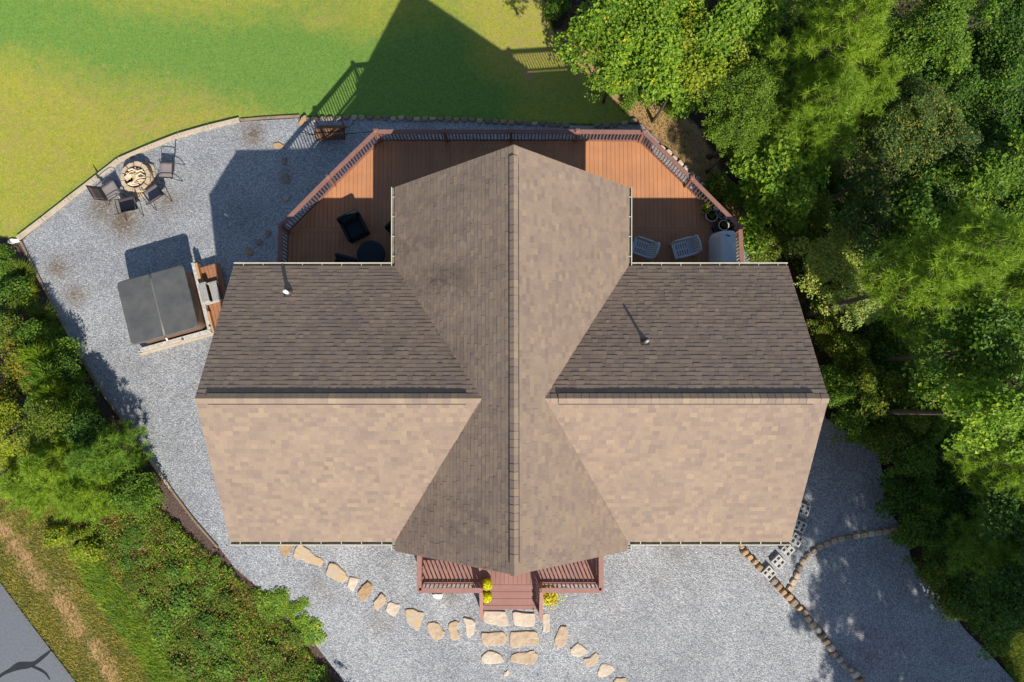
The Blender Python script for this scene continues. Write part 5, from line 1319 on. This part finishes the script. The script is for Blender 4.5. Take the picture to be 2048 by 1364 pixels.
# ------------------------------------------------------------------ hedge bank on the left
HB = 'plants of the hedge bank beside the road'
LEFT = [
 ('shrub','bush',8,540,40,.6,'mid','green bush at the left edge below the white corner stone'),
 ('shrub','bush',22,590,42,1.2,'mid','bright green bush at the left edge, second below the corner stone'),
 ('tuft','fern_clump',44,585,30,.9,'yellow','yellow-green fern clump on the mulch below the corner stone'),
 ('tuft','fern_clump',38,548,26,.8,'weed','green fern clump nearest the white corner stone'),
 ('shrub','bush',12,655,50,1.6,'weed','bush with pale tips at the left edge opposite the hot tub'),
 ('tuft','fern_clump',78,640,38,1.0,'weed','arching fern clump above the large dark bush'),
 ('small','bush',85,695,56,1.5,'mid','large dark green bush casting its shadow on the gravel'),
 ('shrub','bush',50,720,48,2.1,'orange','bush with rusty leaf tips left of the large dark one'),
 ('small','bush',122,742,42,1.5,'dark','dark bush on the inner rim of the hedge bank'),
 ('small','bush',30,790,70,2.0,'orange','broad bush with rusty tints at the left edge'),
 ('small','bush',105,790,58,1.9,'mid','green bush right of the rusty tinted one'),
 ('small','bush',152,815,44,1.6,'mid','green bush nearest the gravel in the middle of the bank'),
 ('small','bush',85,845,60,2.8,'weed','yellow-green bush above the young pines'),
 ('small','bush',20,870,60,2.6,'yellow','yellow-green bush at the left edge above the young pines'),
 ('shrub','bush',170,870,46,2.4,'dark','dark bush just above the young pines'),
 ('pine','sapling',78,682,24,1.5,'needle_d','slender sapling at the top of the row on the inner hedge rim'),
 ('pine','sapling',98,714,24,1.8,'needle','slender sapling second down the inner hedge rim'),
 ('pine','sapling',116,749,24,2.0,'needle_d','slender sapling third down the inner hedge rim'),
 ('pine','sapling',130,789,24,2.0,'needle','slender sapling fourth down the inner hedge rim'),
 ('pine','sapling',146,826,24,2.2,'needle_d','slender sapling fifth down the inner hedge rim'),
 ('pine','sapling',166,872,24,1.6,'needle','slender sapling lowest on the inner hedge rim'),
 ('pine','young_pine',200,915,75,2.9,'needle_d','young pine nearest the gravel on the hedge bank'),
 ('pine','young_pine',120,930,85,3.1,'needle','large young pine in the middle of the three on the bank'),
 ('pine','young_pine',65,965,75,2.4,'needle','yellow-green young pine nearest the road'),
 ('pine','young_pine',170,985,75,2.3,'needle','low spreading young pine, lowest of the group'),
 ('shrub','bush',30,915,55,1.9,'yellow','pale bush at the left edge beside the young pines'),
 ('shrub','bush',255,985,40,1.3,'mid','small leafy bush right of the young pines'),
 ('shrub','bush',285,1000,32,1.2,'mid','small leafy bush on the mulch strip right of the young pines'),
 ('weed','weed_clump',150,1085,32,.8,'yellow','bright yellow weed clump below the young pines'),
 ('weed','weed_clump',185,1100,26,.7,'yellow','yellow weed clump next to the bright yellow one'),
 ('weed','weed_clump',110,1075,26,.6,'yellow','yellow weed clump nearest the tan soil streak'),
]
for k, nm, u, v, r, h, lf, lb in LEFT: plant(k, nm, vmul=2.6 if nm == 'sapling' else 1.0, cat={'young_pine': 'pine', 'fern_clump': 'fern', 'weed_clump': 'weed', 'sapling': 'sapling'}.get(nm, 'bush'), u=u, v=v, rpx=r, h=h, leaf=lf, label=lb, group=HB)
# low weeds covering the slope between mulch and verge
r2 = np.random.default_rng(5); bank = []
BP = [(150,1010),(265,965),(340,1035),(425,1112),(500,1178),(585,1255),(665,1364),(690,1440),(470,1440),(380,1364),(320,1270),(265,1180),(210,1110)]
tries = 0
while len(bank) < 44 and tries < 8000:
    tries += 1; u, v = r2.uniform(150, 690), r2.uniform(985, 1420)
    if inside_np(np.array([u]), np.array([v]), BP)[0] and all((u - a) ** 2 + (v - b) ** 2 > 27 ** 2 for a, b in bank): bank.append((u, v))
bank.sort(key=lambda q: q[1])
for i, (u, v) in enumerate(bank):
    r_ = r2.uniform(16, 36); lf = r2.choice(['weed', 'bright', 'mid', 'weed', 'bright', 'mid']); low = ('mid green','mid green','leafy green','dull green','bright green','dark green')[['weed','x','mid','y','bright','dark'].index(lf)]
    side = 'nearer the gravel' if u > 230 + (v - 1000) * .95 else 'nearer the road'
    plant('weed', 'weed_clump', 'weed', u, v, r_, r2.uniform(.16, .42), lf, 'low %s weed clump on the slope %s, %s below the pines' % (low, side, (ORD[i] if i < len(ORD) else '%dth' % (i + 1))), 'weed clumps on the slope above the road', .8)
for i, (u, v, r_) in enumerate(((590,1232,30),(560,1200,22),(530,1210,24),(615,1270,24),(548,1225,22))):
    plant('weed', 'grass_clump', 'grass clump', u, v, r_ * 1.1, .2, 'bright', 'bright grass clump on the rim of the gravel, %s down the rim' % ORD[i], 'grass clumps on the rim of the gravel')
for x, y, h, lb in ((-5.6, -10.9, 2.0, 'bush just past the bottom edge shading the gravel'), (-4.7, -11.6, 2.2, 'bush past the bottom edge, right of its neighbour')):
    plant('shrub', 'bush', 'bush', 0, 0, .9, h, 'mid', lb, None, 1.2, (x, y))

# loose ground cover: lawn blades, verge blades, weeds and leaf scraps (nobody could count them)
def blades(name, poly_px, n, hmin, hmax, w, leaf, seed, label, keep=None):
    r = np.random.default_rng(seed); us = [p[0] for p in poly_px]; vs = [p[1] for p in poly_px]
    u = r.uniform(min(us), max(us), n * 3); v = r.uniform(min(vs), max(vs), n * 3)
    k = inside_np(u, v, poly_px)
    if keep is not None: k &= keep(u, v, r)
    u, v = u[k][:n], v[k][:n]; b = -(v - 682) / F_PX; a = (u - 1024) / F_PX
    z = np.full(u.shape, -2.0)
    for _ in range(6):
        t = (z - CAM_H) / (b * ST - CT); x = a * t; y = (b * CT + ST) * t; z = terr_np(x, y)
    m_ = len(x); an = r.random(m_) * 6.283; L = r.uniform(hmin, hmax, m_); P = np.stack([x, y, z], 1)
    s = np.stack([-np.sin(an), np.cos(an), np.zeros(m_)], 1) * w * r.uniform(.6, 1.3, m_)[:, None]
    o = np.stack([np.cos(an), np.sin(an), np.zeros(m_)], 1) * (L * r.uniform(.3, 1.0, m_))[:, None] + np.array([0, 0, 1.0]) * (L * r.uniform(.35, .8, m_))[:, None]
    V = np.stack([P - s, P + s, P + o], 1).reshape(-1, 3)
    ob = np_mesh(name, V, np.arange(m_ * 3).reshape(-1, 3), LEAF[leaf]); tag(ob, label, 'grass', None, 'stuff'); return ob
blades('verge_grass', [(-20,940),(120,1020),(255,1130),(340,1270),(420,1400),(160,1400),(79,1275),(-20,1150)], 46000, .05, .16, .012, 'verge', 31, 'dry mixed grass on the verge beside the road',
       lambda u, v, r: r.random(u.shape) < .25 + .75 * np.clip(seg_dist(u, v, [(-40,1020),(0,1055),(60,1130),(120,1205),(170,1270),(215,1350),(240,1420)]) / 34 - .15, 0, 1))
blades('verge_grass', [(120,1040),(175,1085),(260,1190),(330,1290),(400,1400),(330,1400),(260,1290),(180,1180)], 15000, .12, .32, .012, 'bright', 32, 'longer bright green grass streak at the foot of the slope')
blades('slope_grass', BP, 26000, .10, .28, .011, 'verge', 35, 'dry and green stalks tangled over the slope')
blades('slope_grass', BP, 16000, .10, .25, .012, 'bright', 36, 'fresh green stalks tangled over the slope')
blades('corner_grass', [(1990,1255),(2060,1260),(2060,1390),(2030,1370),(1995,1310)], 6000, .06, .16, .012, 'weed', 33, 'sunny grass patch in the lower right corner')
def scraps(name, poly_px, n, leaf, sz, seed, label, cat, zj=.02, patchy=False):
    r = np.random.default_rng(seed); us = [p[0] for p in poly_px]; vs = [p[1] for p in poly_px]
    u = r.uniform(min(us), max(us), n * 3); v = r.uniform(min(vs), max(vs), n * 3); k = inside_np(u, v, poly_px)
    if patchy: k &= (np.sin(u * .043 + 1.7) * np.sin(v * .038 + .6) + .6 * np.sin(u * .09 - v * .07) + r.normal(0, .35, len(u))) > -.25
    u, v = u[k][:n], v[k][:n]
    b = -(v - 682) / F_PX; a = (u - 1024) / F_PX; z = np.full(u.shape, -2.0)
    for _ in range(6):
        t = (z - CAM_H) / (b * ST - CT); x = a * t; y = (b * CT + ST) * t; z = terr_np(x, y)
    P = np.stack([x, y, z + .02 + r.random(len(x)) * zj], 1); L = sz * r.uniform(.6, 1.4, len(x))
    V, Fc = leaf_cards(P, np.array([0, 0, 1.0]) + r.normal(0, .5, (len(x), 3)), L, L * .65, r)
    ob = np_mesh(name, V, Fc, LEAF[leaf]); tag(ob, label, cat, None, 'stuff'); return ob
scraps('ground_cover', BP, 30000, 'bright', .06, 41, 'low leafy ground cover over the slope above the road', 'ground cover', .22, True)
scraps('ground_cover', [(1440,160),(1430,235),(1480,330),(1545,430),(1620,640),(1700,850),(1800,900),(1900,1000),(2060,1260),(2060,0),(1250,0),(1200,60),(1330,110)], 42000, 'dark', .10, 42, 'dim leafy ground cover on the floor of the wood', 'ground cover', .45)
scraps('fallen_leaves', [(45,490),(130,660),(292,908),(437,1098),(590,1240),(690,1370),(660,1370),(560,1250),(420,1115),(330,1030),(270,950),(160,800),(90,680),(30,540)], 2600, 'dead', .06, 44, 'fallen leaves on the mulch strip along the hedge bank', 'fallen leaves', .02)
scraps('fallen_leaves', GRAVEL_PX, 1500, 'dead', .055, 46, 'scattered dry leaves blown over the gravel yard', 'fallen leaves', .015)
scraps('dead_stalks', BP, 7000, 'dead', .07, 45, 'brown dead stalks and leaves over the slope', 'dead stalks', .26)
scraps('fallen_leaves', [(1240,205),(1290,250),(1340,300),(1460,430),(1520,420),(1420,290),(1300,190)], 2600, 'orange', .05, 43, 'fallen leaves on the bare tan soil beside the lawn', 'fallen leaves', .02)

# ------------------------------------------------------------------ potted plants and flowers
def pot_plant(u, v, z0, r, h, label, leafm, potm='pot', Rf=.16, hf=.25, n=320, leaf=.06, name='potted_plant', group=None):
    p = un(u, v, z0 + h); o = thing(name, label, 'plant', (p.x, p.y, z0), 0, group)
    MB().lathe([(r * .72, 0), (r * .95, h * .85), (r * 1.06, h * .86), (r * 1.06, h), (r * .9, h), (r * .88, h * .86)], 22).build('pot', M[potm], o, True)
    MB().lathe([(.002, h * .87), (r * .87, h * .87)], 18).build('soil', M['pot_soil'], o)
    r_ = np.random.default_rng(int(u * 7 + v)); d = unit(n, r_); d[:, 2] = np.abs(d[:, 2])
    P = d * np.array([Rf, Rf, hf]) * (r_.random(n) ** .4)[:, None] + np.array([0, 0, h * .95]); L = leaf * r_.uniform(.6, 1.3, n)
    V, Fc = leaf_cards(P, d + r_.normal(0, .4, (n, 3)), L, L * .6, r_); np_mesh('foliage', V, Fc, LEAF[leafm], o)
    return o
pot_plant(1411, 418, 0, .16, .26, 'potted plant spilling yellow leaves at the diagonal railing', 'yellow', Rf=.17, hf=.28, n=170, leaf=.10)
pot_plant(1424, 431, 0, .20, .30, 'round pale pot of low green plants beside the yellow one', 'weed', Rf=.13, hf=.07, n=120, leaf=.06)
pot_plant(1448, 450, .26, .17, .26, 'round pale pot standing on the dark box by the grill', 'weed', Rf=.10, hf=.07, n=90, leaf=.06)
bp_ = un(1448, 455, .26); bx = thing('storage_box', 'dark wooden box under the round pot beside the grill', 'box', (bp_.x, bp_.y, 0), .55)
MB().box((0, 0, .12), (.62, .46, .24)).build('body', M['black'], bx); MB().box((0, 0, .25), (.66, .50, .02)).build('lid', M['bronze'], bx)
# a row of small planters on a low bench along the diagonal rail
q0, q1 = un(1424, 414, .3), un(1470, 452, .3); d_ = (q1 - q0); an_ = math.atan2(d_.y, d_.x)
bn = thing('plant_bench', 'low dark bench holding small planters along the diagonal railing', 'bench', ((q0.x + q1.x) / 2, (q0.y + q1.y) / 2, 0), an_)
for k in range(3): MB().box((0, -.09 + .09 * k, .28), (d_.length, .08, .025)).build('slat', M['black'], bn)
for sx in (-1, 1): MB().box((sx * d_.length * .42, 0, .135), (.05, .26, .27)).build('leg', M['black'], bn)
for i, (t0, lab, mt, wx) in enumerate(((.10,'pale jar, first on the plant bench','pot',.07),(.28,'grey green box planter on the plant bench','lead',.12),(.45,'mauve grey box planter beside the grey green one','step_grey',.12),(.60,'small pale round pot in the middle of the plant bench','pot',.07),(.74,'dark box planter right of the small round pot','dark_cloth',.12),(.9,'dark box planter at the corner end of the bench','dark_cloth',.12))):
    q = q0.lerp(q1, t0); o = thing('planter', lab, 'planter', (q.x, q.y, .293), an_, 'small planters on the plant bench')
    if wx < .1: MB().lathe([(.05, 0), (.065, .12), (.07, .13), (.055, .13), (.05, .10), (.004, .10)], 14).build('pot', M[mt], o, True)
    else:
        m_ = MB()
        for s in (-1, 1): m_.box((s * wx / 2, 0, .06), (.012, .26, .12)); m_.box((0, s * .13, .06), (wx - .012, .012, .12))
        m_.box((0, 0, .005), (wx, .26, .01)); m_.build('box', M[mt], o); MB().box((0, 0, .085), (wx - .02, .245, .02)).build('soil', M['pot_soil'], o)
def mum(u, v, z0, label):
    p = un(u, v, z0 + .42); o = thing('chrysanthemum', label, 'flower pot', (p.x, p.y, z0), 0, 'yellow flower domes on the porch steps')
    MB().lathe([(.10, 0), (.13, .16), (.14, .17), (.12, .17)], 18).build('pot', M['terracotta'], o, True)
    r_ = np.random.default_rng(int(v)); n = 900; d = unit(n, r_); d[:, 2] = np.abs(d[:, 2]) - .25
    P = d * np.array([.195, .195, .20]) * (.9 + .1 * r_.random(n))[:, None] + np.array([0, 0, .25]); L = .042 * r_.uniform(.7, 1.3, n)
    V, Fc = leaf_cards(P, d + r_.normal(0, .35, (n, 3)), L, L * .9, r_, .1); np_mesh('blossoms', V, Fc, LEAF['mum'], o)
    n = 260; d = unit(n, r_); P = d * np.array([.16, .16, .15]) + np.array([0, 0, .23]); L = np.full(n, .06); V, Fc = leaf_cards(P, d, L, L * .6, r_); np_mesh('foliage', V, Fc, LEAF['weed'], o)
mum(973, 1172, -.03, 'yellow flower dome on the upper step by the left handrail'); mum(972, 1197, -.38, 'yellow flower dome on the lower step by the left handrail')
mp = G(1098, 1184); mg = thing('marigold_bush', 'yellow and orange flower bush between the right handrail and the porch rail', 'flower bush', (mp.x, mp.y - .12, T(mp.x, mp.y) + .03))
r_ = np.random.default_rng(77); n = 520; P = np.stack([r_.normal(0, .16, n), r_.normal(0, .13, n), .12 + .32 * r_.random(n) ** .6], 1); L = .07 * r_.uniform(.6, 1.3, n)
V, Fc = leaf_cards(P, np.array([0, 0, 1.0]) + r_.normal(0, .5, (n, 3)), L, L * .7, r_); np_mesh('blossoms', V, Fc, LEAF['marigold'], mg)
P2 = P[:220] * np.array([1.1, 1.1, .75]); L = np.full(220, .08); V, Fc = leaf_cards(P2, np.array([0, 0, 1.0]) + r_.normal(0, .5, (220, 3)), L, L * .5, r_); np_mesh('foliage', V, Fc, LEAF['weed'], mg)
m_ = MB()
for k in range(9): m_.tube([(r_.normal(0, .02), r_.normal(0, .02), -.05), (r_.normal(0, .12), r_.normal(0, .1), .34)], .006, 4)
m_.build('stem', M['bark'], mg)
